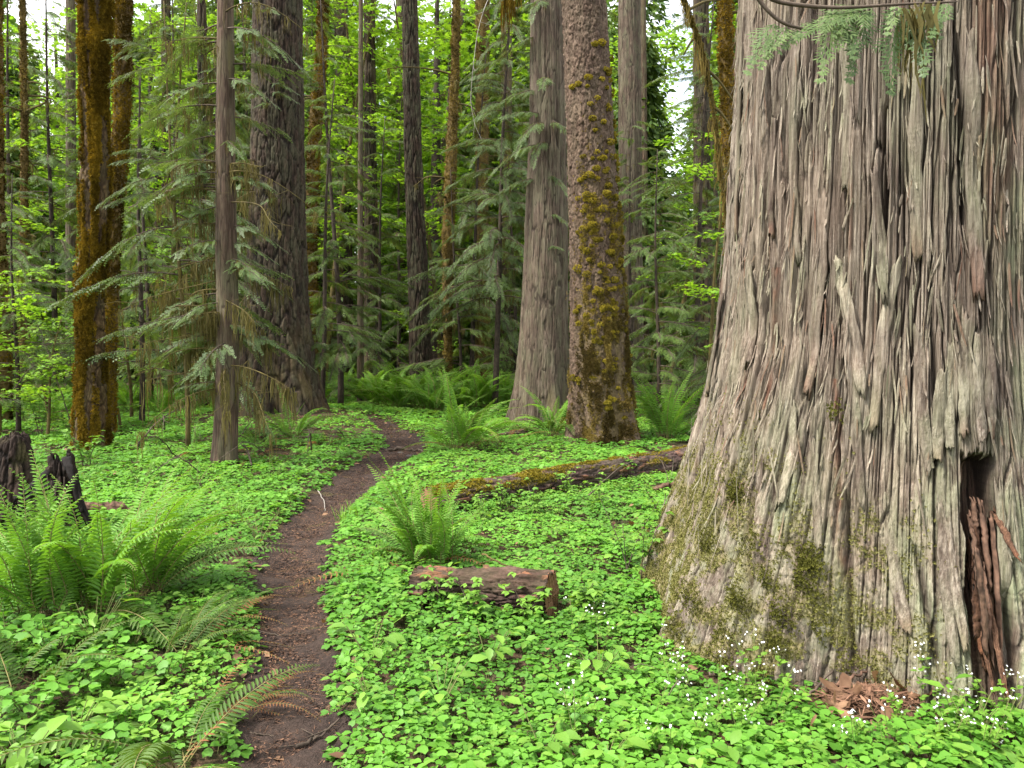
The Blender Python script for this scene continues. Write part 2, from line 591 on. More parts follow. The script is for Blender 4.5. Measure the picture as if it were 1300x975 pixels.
# the trail: a strip of trodden dirt lying just above the ground, its edges sunk into it
n, k = 1100, 41
pc, pr = resample(tcen, thw, n)
tg = unit(np.gradient(pc, axis=0))
nr = np.stack([tg[:, 1], -tg[:, 0]], 1)
s = np.linspace(-1.35, 1.35, k)
edge = 1 + 0.2 * fbm(np.linspace(0, 40, n), 0.0, 0.0, 8)
off = s[None] * (pr * edge)[:, None]
x = pc[:, :1] + nr[:, :1] * off
y = pc[:, 1:] + nr[:, 1:] * off
z = gh(x, y) + 0.012 - 0.05 * sstep(0.95, 1.35, np.abs(s))[None] + 0.022 * fbm(x * 11, y * 11, 0.0, 21) + 0.016 * fbm(x * 3, y * 3, 0.0, 22)
mb = MB()
i, j = np.meshgrid(np.arange(n - 1), np.arange(k - 1), indexing='ij')
q = np.stack([i * k + j, i * k + j + 1, (i + 1) * k + j + 1, (i + 1) * k + j], -1).reshape(-1, 4)
mb.add(np.stack([x, y, z], -1), q)
tag(mb.build('trail', M['trail']), 'narrow winding trail of dark trodden dirt', None, None, 'structure')

# ------------------------------------------------------------------ trunks
TRUNKS = []                     # (x, y, radius) that ground cover keeps out of


def bark_disp(style, th, z, r, seed):
    """displacement and the bark attributes on a (z, theta) grid of mean radius r"""
    cx, sx = np.cos(th), np.sin(th)
    circ = TAU * r
    A = {}
    # (cell width, cell length, groove depth, plate offset)
    lay = {'cedar': [(0.085, 1.3, 0.016, 0.012), (0.035, 0.55, 0.008, 0.006), (0.014, 0.3, 0.003, 0.003)],
           'giant': [(0.058, 2.6, 0.024, 0.018), (0.023, 1.2, 0.013, 0.012), (0.010, 0.6, 0.006, 0.006)],
           'slim': [(0.05, 0.7, 0.005, 0.004), (0.02, 0.3, 0.0025, 0.002)],
           'fir': [(0.085, 0.75, 0.042, 0.018), (0.04, 0.24, 0.014, 0.010), (0.02, 0.07, 0.005, 0.005)],
           'spruce': [(0.07, 0.13, 0.010, 0.016), (0.035, 0.05, 0.006, 0.012), (0.018, 0.025, 0.003, 0.005)],
           'mossy': [(0.14, 0.25, 0.012, 0.02), (0.05, 0.08, 0.010, 0.010)],
           'log': [(0.045, 0.3, 0.010, 0.012), (0.02, 0.09, 0.005, 0.006)],
           'rot': [(0.10, 0.35, 0.035, 0.03), (0.04, 0.12, 0.014, 0.012)]}[style]
    wz = 0.36 if style in ('giant', 'cedar', 'slim') else 1.0
    warp = wz * (0.5 * fbm(cx * r * 3, sx * r * 3, z * 1.3 * wz, seed) + 0.28 * fbm(cx * r * 9, sx * r * 9, z * 3.1 * wz, seed + 3))
    d = np.zeros(th.shape)
    crack = np.ones(th.shape)
    cell = np.zeros(th.shape)
    wsum = 0
    soft = {'fir': 1.6, 'mossy': 2.0, 'rot': 1.7, 'log': 1.5}.get(style, 1.0)
    for k, (wd, ln, gd, po) in enumerate(lay):
        nu = max(4, int(round(circ / wd)))
        u = th / TAU * nu + warp * (1.1 if k == 0 else 0.7)
        v = z / ln + 0.5 * fbm(cx * r * 6, sx * r * 6, z * 2.2, seed + 40 + k)
        f1, f2, rid, du = worley(u, v, nu, seed + 7 * k)
        e = sstep(0.0, (0.13, 0.18, 0.25)[k] * soft, f2 - f1)
        d += gd * (e - 1) + po * (rid - 0.5) * e + po * 1.3 * np.sin(rid * 40) * du * e
        crack *= (1 - (0.95, 0.75, 0.5)[k] * (1 - e))
        wk = (0.5, 0.35, 0.25)[k]
        cell += wk * rid
        wsum += wk
    A['crack'] = crack
    A['cell'] = np.clip(cell / wsum * 1.3 - 0.15, 0, 1)
    d += 0.006 * r * fbm(cx * 3, sx * 3, z * 2, seed + 50)
    return d, A


def tube_grid(cx, cy, r, zs, th, disp):
    rr = r[:, None] + disp
    return np.stack([cx[:, None] + rr * np.cos(th)[None], cy[:, None] + rr * np.sin(th)[None], np.broadcast_to(zs[:, None], rr.shape)], -1)


def grid_faces(nz, ns):
    i, j = np.meshgrid(np.arange(nz - 1), np.arange(ns), indexing='ij')
    j2 = (j + 1) % ns
    return np.stack([i * ns + j, i * ns + j2, (i + 1) * ns + j2, (i + 1) * ns + j], -1).reshape(-1, 4)


class Trunk:
    """profile of a standing trunk read from (py, left px, right px) at depth Y, made round, with its own bark relief"""
    def __init__(self, spec, Y, ztop, style, mat, name='tree', label='', cat='tree', group=None, ns=160, dz=0.022, seed=1,
                 moss=None, lich=0.6, red=0.0, flare=0.0, bend=0.0, toes=5, leny=0.0):
        zz, cc, rr = [], [], []
        for py, a, b in spec:
            p, q_ = W(a, py, Y), W(b, py, Y)
            zz.append(p[2])
            cc.append((p[0] + q_[0]) / 2)
            rr.append((q_[0] - p[0]) / 2)
        o = np.argsort(zz)
        zz, cc, rr = np.array(zz)[o], np.array(cc)[o], np.array(rr)[o]
        sl = (cc[-1] - cc[0]) / (zz[-1] - zz[0])
        self.bx, self.by = cc[0], Y
        self.bz = gz(self.bx, Y)
        if ztop > zz[-1]:
            cc = np.append(cc, cc[-1] + sl * (ztop - zz[-1]))
            rr = np.append(rr, rr[-1] * max(0.35, 1 - 0.035 * (ztop - zz[-1])))
            zz = np.append(zz, ztop)
        zz = np.concatenate([[self.bz - 0.35], zz])
        cc = np.concatenate([[cc[0]], cc])
        rr = np.concatenate([[rr[0] * 1.04], rr])
        self.zz, self.cc, self.rr = zz, cc - self.bx, rr
        self.leny = leny
        self.root = thing(name, label, cat, (self.bx, Y, self.bz), group)
        zs = np.arange(self.bz - 0.3, ztop, dz) - self.bz
        th = np.arange(ns) * TAU / ns
        r = self.R(zs)
        rm = float(np.median(r))
        T, Z = np.meshgrid(th, zs)
        d, A = bark_disp(style, T, Z, rm, seed)
        lo = np.exp(-np.maximum(Z, 0) / (rm * 2.0))
        d = d + r[:, None] * lo * (0.16 * np.cos(T * toes + seed) + 0.08 * np.cos(T * (toes + 2) + seed * 2) + flare)
        d = d + bend * rm * fbm(np.cos(T) * 0.8, np.sin(T) * 0.8, Z * 0.8, seed + 90)
        self.th, self.zs, self.ns, self.d = th, zs, ns, d
        self.P = tube_grid(self.X(zs), self.Yo(zs), r, zs, th, d)
        self.T, self.Z = T, Z
        ms = np.zeros(T.shape) if moss is None else np.clip(moss(T, Z, self), 0, 1)
        A['moss'] = ms
        A['lich'] = np.full(T.shape, lich)
        A['red'] = red * sstep(0.72, 0.95, A['cell'])
        self.moss = ms
        mb = MB()
        mb.add(self.P, grid_faces(len(zs), ns))
        self.obj = mb.build('trunk', mat, self.root, True, A)
        TRUNKS.append((self.bx, Y, float(self.R(np.array([0.05]))[0]) * 1.1))

    def R(self, z):
        return np.interp(np.asarray(z) + self.bz, self.zz, self.rr)

    def X(self, z):
        return np.interp(np.asarray(z) + self.bz, self.zz, self.cc)

    def Yo(self, z):
        return self.leny * np.asarray(z)

    def surf(self, n, rng, weight):
        """n random surface points with normals, chosen by weight on the grid"""
        p = weight.ravel() / weight.sum()
        idx = rng.choice(p.size, n, p=p)
        i, j = np.unravel_index(idx, weight.shape)
        i = np.clip(i, 1, len(self.zs) - 2)
        P = self.P[i, j] + rng.normal(0, 0.006, (n, 3))
        nrm = np.stack([np.cos(self.th[j]), np.sin(self.th[j]), np.full(n, 0.0)], -1)
        return P, nrm, i, j

    def face_cam(self):
        """angles that look to the camera"""
        return math.atan2(-self.by, -self.bx)


def tuft_tpl(n=5, seed=0):
    r = np.random.default_rng(seed)
    v, f = [], []
    for k in range(n):
        a = k * TAU / n + r.uniform(-0.4, 0.4)
        l = r.uniform(0.7, 1.2)
        o = np.array((math.cos(a), math.sin(a)))
        sd = np.array((-o[1], o[0])) * 0.17
        b0 = o * 0.05
        m_ = o * 0.45 * l
        t_ = o * 0.75 * l
        b = len(v)
        v += [(*(b0 - sd * .5), 0), (*(b0 + sd * .5), 0), (*(m_ + sd), 0.55 * l), (*(m_ - sd), 0.55 * l), (*t_, 0.75 * l + r.uniform(-.25, .1))]
        f.append((b, b + 1, b + 2, b + 3))
        f.append((b + 3, b + 2, b + 4, b + 4))
    v = np.array(v)
    f = np.array(f)
    return v, [f[::2], f[1::2][:, :3]]


TUFT = [tuft_tpl(6, s_) for s_ in range(3)]


def add_tufts(mb, P, N, size, rng, down=0.35, tint=None):
    n = len(P)
    up = unit(N + rng.normal(0, 0.45, (n, 3)) - np.array((0, 0, down)))
    fw = unit(rng.normal(0, 1, (n, 3)))
    fr = frames(np.cross(up, fw), up)
    sz = size * rng.uniform(0.6, 1.5, n)
    ti = rng.uniform(0, 1, n) if tint is None else tint
    which = rng.integers(0, 3, n)
    for k in range(3):
        m_ = which == k
        mb.inst(TUFT[k], fr[m_] * sz[m_, None, None], P[m_], ti[m_])


# ------------------------------------------------------------------ foliage templates
def leaflet(wd, ln, fold=0.15, curl=0.1):
    v = [(0, 0, 0), (-wd * .5, ln * .35, fold * wd), (wd * .5, ln * .35, fold * wd), (-wd * .42, ln * .68, fold * wd - curl * ln * .3),
         (wd * .42, ln * .68, fold * wd - curl * ln * .3), (0, ln, -curl * ln), (0, ln * .4, 0), (0, ln * .7, -curl * ln * .3)]
    q_ = [(6, 1, 3, 7), (2, 6, 7, 4)]
    t_ = [(0, 1, 6), (0, 6, 2), (7, 3, 5), (7, 5, 4)]
    return np.array(v, float), [np.array(q_), np.array(t_)]


def blade(wd, ln, droop=0.1):
    v = [(-wd * .2, 0, 0), (wd * .2, 0, 0), (wd * .5, ln * .45, -droop * ln * .2), (-wd * .5, ln * .45, -droop * ln * .2), (0, ln, -droop * ln)]
    return np.array(v, float), [np.array([(0, 1, 2, 3)]), np.array([(3, 2, 4)])]


def trefoil():
    v, q_, t_ = [], [], []
    for k in range(3):
        a = k * TAU / 3
        c, s_ = math.cos(a), math.sin(a)
        b = len(v)
        for (x, y, z) in [(0, 0.03, 0), (0, 0.85, -.05), (-.30, .32, .05), (-.47, .66, .05), (-.33, 1.0, -.02), (.30, .32, .05), (.47, .66, .05), (.33, 1.0, -.02)]:
            y += 0.04
            z -= 0.16 * y * y
            v.append((c * x - s_ * y, s_ * x + c * y, z))
        q_ += [(b, b + 1, b + 3, b + 2), (b, b + 5, b + 6, b + 1)]
        t_ += [(b + 3, b + 1, b + 4), (b + 1, b + 6, b + 7)]
    return np.array(v) * 0.5, [np.array(q_), np.array(t_)]


TREF = trefoil()


def maple_leaf(lobes=7, cut=.62):
    v = [(0, 0, 0)]
    f = []
    angs = np.linspace(-2.2, 2.2, lobes)
    lens = 0.55 + 0.45 * np.cos(angs * 0.55)
    pts = []
    for k in range(lobes):
        if k:
            a = (angs[k] + angs[k - 1]) / 2
            l = cut * min(lens[k], lens[k - 1])
            pts.append((math.sin(a) * l, math.cos(a) * l, 0.02))
        pts.append((math.sin(angs[k]) * lens[k], math.cos(angs[k]) * lens[k], -0.14))
    pts = [(math.sin(-2.6) * .35, math.cos(-2.6) * .35, 0)] + pts + [(math.sin(2.6) * .35, math.cos(2.6) * .35, 0)]
    v += pts
    n_ = len(pts)
    for k in range(1, n_ - 1, 2):
        f.append((0, k + 2, k + 1, k))
    v = np.array(v)
    v[:, 1] += 0.1
    return v * 0.55, [np.array(f)]


MAPLE = maple_leaf()
DRY = maple_leaf(5, .80)
OVATE = leaflet(0.55, 1.0, 0.12, 0.12)


def spray(mb, base, dirv, up, length, rng, mat, lw=0.011, dens=1.0, tint=0.5, detail=2):
    """a flat fern-like conifer spray: axis, side branchlets, scale-leaf fingers"""
    n = max(5, int(length / 0.026 * dens))
    fr = frames(np.array([dirv]), np.array([up]))[0]
    S_, D, U = fr[:, 0], fr[:, 1], fr[:, 2]
    t = (np.arange(n) + 0.5) / n
    cen = base + D * (t * length)[:, None] - np.array((0, 0, 1.0)) * (0.16 * length * t ** 2)[:, None]
    prof = 0.36 * length * np.clip(1.15 - t, 0.12, 1) * np.clip(t * 4 + 0.35, 0, 1)
    Ms, Ts, tt = [], [], []
    for side in (-1, 1):
        ang = 0.82 - 0.3 * t + rng.normal(0, 0.13, n)
        dv = D * np.cos(ang)[:, None] + S_ * (side * np.sin(ang))[:, None] - U * 0.12
        ln = prof * rng.uniform(0.45, 1.25, n)
        fb = frames(dv, U)
        if detail == 0:
            for a in range(n):
                Ms.append(fb[a] * np.array((lw * 3.0, ln[a], ln[a]))[None])
                Ts.append(cen[a])
            tt += list(np.clip(tint + rng.normal(0, 0.15, n), 0, 1))
            continue
        m_ = np.maximum(2, (ln / 0.022).astype(int))
        for a in range(n):
            Ms.append(fb[a] * np.array((lw, ln[a], ln[a]))[None])
            Ts.append(cen[a])
            tt.append(tint)
            kk = m_[a]
            if detail < 2:
                kk = max(1, kk // 2)
            q = (np.arange(kk) + 0.6) / kk * 0.85
            p = cen[a] + fb[a][:, 1] * (q * ln[a])[:, None]
            for s2 in (-1, 1):
                d2 = unit(fb[a][:, 1] * 0.8 + fb[a][:, 0] * s2 * 0.62)
                l2 = (0.5 * ln[a]) * (1.05 - q)
                f2 = frames(np.broadcast_to(d2, (kk, 3)), U)
                for b in range(kk):
                    Ms.append(f2[b] * np.array((lw, l2[b] + 0.012, l2[b]))[None])
                    Ts.append(p[b])
                    tt.append(min(1, max(0, tint + rng.normal(0, 0.18))))
    mb.inst(blade(1.0, 1.0, 0.12), np.array(Ms), np.array(Ts), np.array(tt), mat)


def bough(name, L, rng, mats, droop=0.35, nsp=14, sl=0.45, lw=0.012, detail=1, dens=1.0, beard=0, rad=0.012, rise=0.1):
    """a branch along local +Y with conifer sprays; returns a mesh (slots: bark, leaf, hanging moss)"""
    mb = MB()
    t = np.linspace(0, 1, 14)
    wob = rng.normal(0, 0.03, 2)
    pts = np.stack([wob[0] * L * np.sin(t * 4), t * L, L * (rise * t - droop * t ** 2)], -1)
    mb.tube(pts, rad * (1 - 0.8 * t), 5, 0)
    for k in range(nsp):
        tk = 0.18 + 0.8 * (k + rng.uniform(0, 0.7)) / nsp
        p = np.array([np.interp(tk, t, pts[:, a]) for a in range(3)])
        side = -1 if k % 2 else 1
        an = side * rng.uniform(0.5, 1.1) * (1.1 - 0.7 * tk)
        dz = -rng.uniform(0.1, 0.6) - droop * tk
        dv = unit(np.array((math.sin(an), math.cos(an), dz)))
        up = unit(np.array((rng.normal(0, 0.45), rng.normal(0, 0.45), 1.0)))
        l = sl * (1.1 - 0.45 * tk) * rng.uniform(0.7, 1.2)
        mb.tube(np.array([p, p + dv * l * 0.6]), [0.004, 0.002], 3, 0, cap=False)
        spray(mb, p + dv * 0.03, dv, up, l, rng, 1, lw, dens, rng.uniform(0.2, 0.8), detail)
    for k in range(beard):
        tk = rng.uniform(0.02, 0.75)
        p = np.array([np.interp(tk, t, pts[:, a]) for a in range(3)])
        hang_moss(mb, p, rng.uniform(0.06, 0.28), rng, 2)
    return mb.mesh(name, mats)


def hang_moss(mb, p, ln, rng, mat, n=8, wd=0.012, spread=0.03):
    for _ in range(n):
        l = ln * rng.uniform(0.5, 1.2)
        o = p + rng.normal(0, spread, 3) * np.array((1, 1, 0.3))
        k = 4
        t = np.linspace(0, 1, k)
        c = o + np.stack([rng.normal(0, 0.02) * t + 0.01 * np.sin(t * 9 + rng.uniform(0, 6)), rng.normal(0, 0.02) * t, -l * t], -1)
        a = rng.uniform(0, TAU)
        sd = np.array((math.cos(a), math.sin(a), 0)) * wd * 0.5
        wv = (np.array((0.7, 1.0, 0.7, 0.12)) * rng.uniform(0.6, 1.3))[:, None]
        v = np.concatenate([c - sd * wv, c + sd * wv])
        f = np.array([(a_, a_ + 1, k + a_ + 1, k + a_) for a_ in range(k - 1)])
        mb.add(v, f, mat, rng.uniform(0, 1))


def maple_branch(name, L, rng, n=46, size=0.10, mats=None, droop=0.15):
    """a vine maple branch along +Y with flat layers of palmate leaves"""
    mb = MB()
    t = np.linspace(0, 1, 10)
    pts = np.stack([0.05 * L * np.sin(t * 5), t * L, L * (0.15 * t - droop * t ** 2)], -1)
    mb.tube(pts, 0.010 * (1 - 0.75 * t), 4, 0)
    P = []
    for k in range(9):
        tk = 0.15 + 0.8 * k / 9
        p = np.array([np.interp(tk, t, pts[:, a]) for a in range(3)])
        an = (-1 if k % 2 else 1) * rng.uniform(0.5, 1.1)
        l = L * 0.38 * (1.15 - tk)
        e = p + np.array((math.sin(an) * l, math.cos(an) * l, rng.normal(0, 0.05) * l))
        mb.tube(np.array([p, (p + e) / 2 + (0, 0, 0.02), e]), [0.005, 0.004, 0.002], 3, 0, cap=False)
        for s_ in np.linspace(0.25, 1, max(2, int(n / 9))):
            P.append(p + (e - p) * s_)
    P = np.array(P)
    m_ = len(P)
    P = P + rng.normal(0, 1, (m_, 3)) * np.array((0.05, 0.05, 0.025))
    a = rng.uniform(0, TAU, m_)
    fw = np.stack([np.cos(a), np.sin(a), rng.normal(-0.2, 0.15, m_)], -1)
    up = unit(np.stack([rng.normal(0, 0.28, m_), rng.normal(0, 0.28, m_), np.ones(m_)], -1))
    mb.inst(MAPLE, frames(fw, up) * (size * rng.uniform(0.6, 1.35, m_))[:, None, None], P, rng.uniform(0, 1, m_), 1)
    return mb.mesh(name, mats)


R0 = np.random.default_rng(11)
BK = [M['twig'], M['cedar_leaf'], M['beard']]
HK = [M['twig'], M['hemlock'], M['beard']]
MK = [M['twig_moss'], M['maple']]
CEDAR_B = [bough('cedar_branch', 1.0, R0, BK, d_, 14, 0.30, 0.0065, 2, 0.85, 4) for d_ in (0.25, 0.4, 0.6)]
HEM_B = [bough('hemlock_branch', 1.4, R0, HK, d_, 58, 0.27, 0.0085, 1, 0.7, b_) for d_, b_ in ((0.2, 2), (0.35, 5), (0.55, 8), (0.3, 0))]
CED_MID = [bough('cedar_branch', 1.4, R0, BK, d_, 48, 0.30, 0.009, 1, 0.7, b_) for d_, b_ in ((0.3, 3), (0.5, 6), (0.75, 10))]
MAP_B = [maple_branch('maple_branch', l_, R0, 70, 0.115, MK) for l_ in (1.2, 1.6, 1.4)]

# ------------------------------------------------------------------ the big cedar on the right
gr = np.random.default_rng(5)
GZ = [(-0.5, 1.74), (-0.2, 1.64), (0.2, 1.49), (0.59, 1.335), (0.97, 1.21), (1.31, 1.115), (1.6, 1.055), (2.22, 1.015), (3.66, 0.985), (6.0, 0.90), (9.0, 0.84)]
gzz, grr = np.array(GZ).T
gb = gz(CX, CY)
big = thing('giant_cedar', 'giant grey cedar trunk with stringy bark, filling the right side of the photo', 'tree', (CX, CY, gb))


def giant_R(th, z):
    """radius at angle th, world height z"""
    base = np.interp(z, gzz, grr)
    c0 = 0.985
    lobe = 0.72 + 0.30 * np.cos(th - math.radians(170)) + 0.16 * np.cos(5 * th + 0.9) + 0.10 * np.cos(8 * th + 2.0)
    lobe = np.clip(lobe, 0.25, 1.15)
    r = np.where(z < 3.66, c0 + (base - c0) * lobe, base)
    return r + 0.022 * np.cos(7 * th + 0.5 * z) + 0.016 * np.cos(11 * th + 1.3 - 0.4 * z)


def giant_hit(px, py):
    """angle and world height of the trunk point seen at a pixel"""
    e = np.array((0, 0, EYE))
    d = unit(W(px, py, 3.0) - e)
    t = 1.5
    for _ in range(4000):
        p = e + d * t
        dx, dy = p[0] - CX, p[1] - CY
        th = math.atan2(dy, dx)
        if math.hypot(dx, dy) < float(giant_R(np.array(th), np.array(p[2]))):
            return th, p[2]
        t += 0.003
    return th, p[2]


fc = math.atan2(-CY, -CX)
th1 = np.linspace(fc - 1.75, fc + 1.75, 1500)
th2 = np.linspace(fc + 1.75, fc - 1.75 + TAU, 90)[1:-1]
gth = np.concatenate([th1, th2])
gzs = np.concatenate([np.arange(-0.35, 4.1, 0.0072), np.linspace(4.1, 9.0, 60)[1:]])
T, Z = np.meshgrid(gth, gzs)
d, A = bark_disp('giant', T, Z, 1.0, 31)
low = sstep(1.5, 0.25, Z)
d1, A1 = bark_disp('spruce', T, Z, 1.2, 77)
d = d * (1 - 0.38 * low) + d1 * 0.45 * low
A['crack'] = A['crack'] * (1 - 0.35 * low) + 0.35 * low * A1['crack']
# fine hanging fibres
d += 0.006 * (0.4 - np.abs(fbm(np.cos(T) * 40, np.sin(T) * 40, Z * 1.6, 61, 3))) + 0.003 * fbm(np.cos(T) * 110, np.sin(T) * 110, Z * 4, 62, 2)
d += 0.018 * fbm(np.cos(T) * 5, np.sin(T) * 5, Z * 0.7, 63, 2)
d = np.clip(d, -0.085, 0.07)
# the hollow with torn edges
ha, _z = giant_hit(1217, 640)
hb, _z = giant_hit(1284, 700)
ztop_ = giant_hit(1240, 578)[1]
hc = (ha + hb) / 2
hw_ = abs(hb - ha) / 2 * .82
rag = 0.25 * fbm(Z * 6, T * 3, 0.0, 71)
hu = (T - hc - 0.10 * hw_ * np.sin(Z * 5)) / hw_
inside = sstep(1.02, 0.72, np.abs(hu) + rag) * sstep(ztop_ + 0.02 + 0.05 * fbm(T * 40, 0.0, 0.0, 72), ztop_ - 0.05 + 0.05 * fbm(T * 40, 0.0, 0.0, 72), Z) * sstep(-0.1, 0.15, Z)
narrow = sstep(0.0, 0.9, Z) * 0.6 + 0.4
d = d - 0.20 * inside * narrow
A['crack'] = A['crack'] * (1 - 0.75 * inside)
# a few long splits
for px0, py0, px1, py1, dp in ((975, 60, 962, 480, 0.06), (1048, 330, 1012, 520, 0.06), (1125, 130, 1120, 330, 0.05), (1215, 0, 1225, 300, 0.055),
                               (1075, 620, 1082, 860, 0.05), (958, 560, 945, 760, 0.05), (1165, 690, 1190, 860, 0.055), (1180, 330, 1190, 560, 0.05)):
    a0, z0_ = giant_hit(px0, py0)
    a1, z1_ = giant_hit(px1, py1)
    f = np.clip((Z - z0_) / (z1_ - z0_), 0, 1)
    ac = a0 + (a1 - a0) * f + 0.012 * fbm(Z * 3, px0, 0.0, 81)
    sp = np.exp(-((T - ac) / 0.013) ** 2) * sstep(-0.02, 0.12, f) * sstep(1.02, 0.88, f)
    d = d - dp * sp
    A['crack'] = A['crack'] * (1 - 0.8 * sp)
rightness = sstep(fc + 0.05, fc + 0.75, T)
A['lich'] = np.clip(0.2 + 0.65 * rightness + 0.45 * low + .5 * fbm(T * 4, Z * 1.2, 0.0, 82), 0, 1)
am, zm = giant_hit(1262, 150)
rot = sstep(0.0, 0.5, 0.55 - np.abs(T - am) / 0.16 + 0.5 * fbm(T * 9, Z * 1.8, 0.0, 83)) * sstep(zm - 0.75, zm - 0.2, Z)
red = sstep(0.88, 1.0, A['cell']) * sstep(0.1, 0.35, fbm(np.cos(T) * 5, np.sin(T) * 5, Z * 1.1, 84))
for px0, py0, px1, py1 in ((1058, 480, 1066, 560), (1062, 560, 1074, 790), (985, 340, 970, 520)):
    a0, z0_ = giant_hit(px0, py0)
    a1, z1_ = giant_hit(px1, py1)
    f = np.clip((Z - z0_) / (z1_ - z0_), 0, 1)
    ac = a0 + (a1 - a0) * f
    red = np.maximum(red, np.exp(-((T - ac) / 0.016) ** 2) * (Z < z0_) * (Z > z1_) * sstep(-0.4, 0.2, fbm(T * 50, Z * 9, 0.0, 85)))
A['red'] = np.clip(np.maximum(red, np.maximum(rot * 0.75, inside)), 0, 1)
mleft = sstep(fc - 0.15, fc - 0.85, T) * sstep(1.35, 0.35, Z + 0.25 * fbm(T * 6, Z * 2, 0.0, 86))
mlow = sstep(0.95, 0.1, Z + 0.3 * fbm(T * 7, Z * 4, 0.0, 87)) * sstep(fc + 0.25, fc - 0.2, T)
A['moss'] = np.clip(np.maximum(mleft, mlow * 0.75) * sstep(-0.3, 0.25, fbm(T * 16, Z * 12, 0.0, 88) + .4 * fbm(T * 5, Z * 4, 0.0, 89)), 0, 1)
Rg = giant_R(T, Z) + d
P = np.stack([Rg * np.cos(T), Rg * np.sin(T), Z - gb], -1)
mb = MB()
mb.add(P, grid_faces(len(gzs), len(gth)))
mb.build('trunk', M['bark_giant'], big, True, A)
TRUNKS.append((CX, CY, 1.0))


def gp(px, py, off=0.0):
    th, z = giant_hit(px, py)
    i = int(np.argmin(abs(gzs - z)))
    j = int(np.argmin(abs(gth - th)))
    r = float(giant_R(np.array(th), np.array(z))) + float(d[max(0, i - 3):i + 4, max(0, j - 3):j + 4].max()) + off
    return np.array((r * math.cos(th), r * math.sin(th), z - gb)), np.array((math.cos(th), math.sin(th), 0.0))


def bark_strip(path, wpx, o0, o1, thick=0.012, mat='bark_giant', name='bark_strip', seed=0, label=None, twist=0.0):
    """a loose strip of bark following the trunk along a pixel path, lifting from o0 to o1"""
    r = np.random.default_rng(seed)
    path = np.array(path, float)
    k = 26
    s = np.linspace(0, 1, k)
    t_ = np.linspace(0, 1, len(path))
    c, nrm = [], []
    for a in s:
        p, n_ = gp(np.interp(a, t_, path[:, 0]), np.interp(a, t_, path[:, 1]), 0)
        c.append(p)
        nrm.append(n_)
    c, nrm = np.array(c), np.array(nrm)
    for _ in range(3):
        c[1:-1] = 0.25 * c[:-2] + 0.5 * c[1:-1] + 0.25 * c[2:]
    if name == 'wood_splinter':
        c = c[:1] + (c[-1:] - c[:1]) * s[:, None] + r.normal(0, .0015, c.shape)
    off = o0 - .006 + (o1 * .8 - o0) * s ** 2
    c = c + nrm * off[:, None]
    tg = unit(np.gradient(c, axis=0))
    sd = unit(np.cross(tg, nrm))
    c = c + sd * (.004 * fbm(s * 6, seed, 0.0, 15))[:, None]
    wd = wpx * .72 / F * 3.6 * (0.75 + 0.35 * np.sin(s * math.pi)) * (1 + 0.25 * fbm(s * 9, seed, 0.0, 5))
    m_ = 7
    u = np.linspace(-1, 1, m_)
    top = c[:, None] + sd[:, None] * (u[None, :, None] * wd[:, None, None] / 2) + nrm[:, None] * (thick * (1 - 0.6 * u[None] ** 2) + 0.006 * fbm(s[:, None] * 4, u[None] * 5, seed, 9))[..., None]
    jag = r.normal(0, 0.018, m_)
    top[-1] += tg[-1] * jag[:, None]
    top[0] -= tg[0] * (r.normal(0, 0.018, m_))[:, None]
    bot = top - nrm[:, None] * thick * 1.2
    v = np.concatenate([top.reshape(-1, 3), bot.reshape(-1, 3)])
    n1 = k * m_
    i, j = np.meshgrid(np.arange(k - 1), np.arange(m_ - 1), indexing='ij')
    q = np.stack([i * m_ + j, i * m_ + j + 1, (i + 1) * m_ + j + 1, (i + 1) * m_ + j], -1).reshape(-1, 4)
    e = []
    for a in range(k - 1):
        e += [(a * m_, (a + 1) * m_, n1 + (a + 1) * m_, n1 + a * m_), (a * m_ + m_ - 1, n1 + a * m_ + m_ - 1, n1 + (a + 1) * m_ + m_ - 1, (a + 1) * m_ + m_ - 1)]
    for b in range(m_ - 1):
        e += [(b, n1 + b, n1 + b + 1, b + 1), ((k - 1) * m_ + b, (k - 1) * m_ + b + 1, n1 + (k - 1) * m_ + b + 1, n1 + (k - 1) * m_ + b)]
    mb = MB()
    mb.add(v, [q, q[:, ::-1] + n1, np.array(e)])
    nv = len(v)
    sv = np.tile(np.repeat(s, m_), 2)
    uv = np.tile(np.tile(u, k), 2)
    at = {'crack': np.clip(0.55 + 0.6 * fbm(uv * 3, sv * 6, seed, 3), 0.2, 1), 'cell': np.full(nv, r.uniform(0.1, .75)), 'lich': np.full(nv, 0.35),
          'moss': np.zeros(nv), 'red': 0.7 * sstep(0.75, 1.0, sv) * (seed % 2)}
    o = mb.build(name, M[mat], big, True, at)
    if label:
        o['label'] = label
    return o


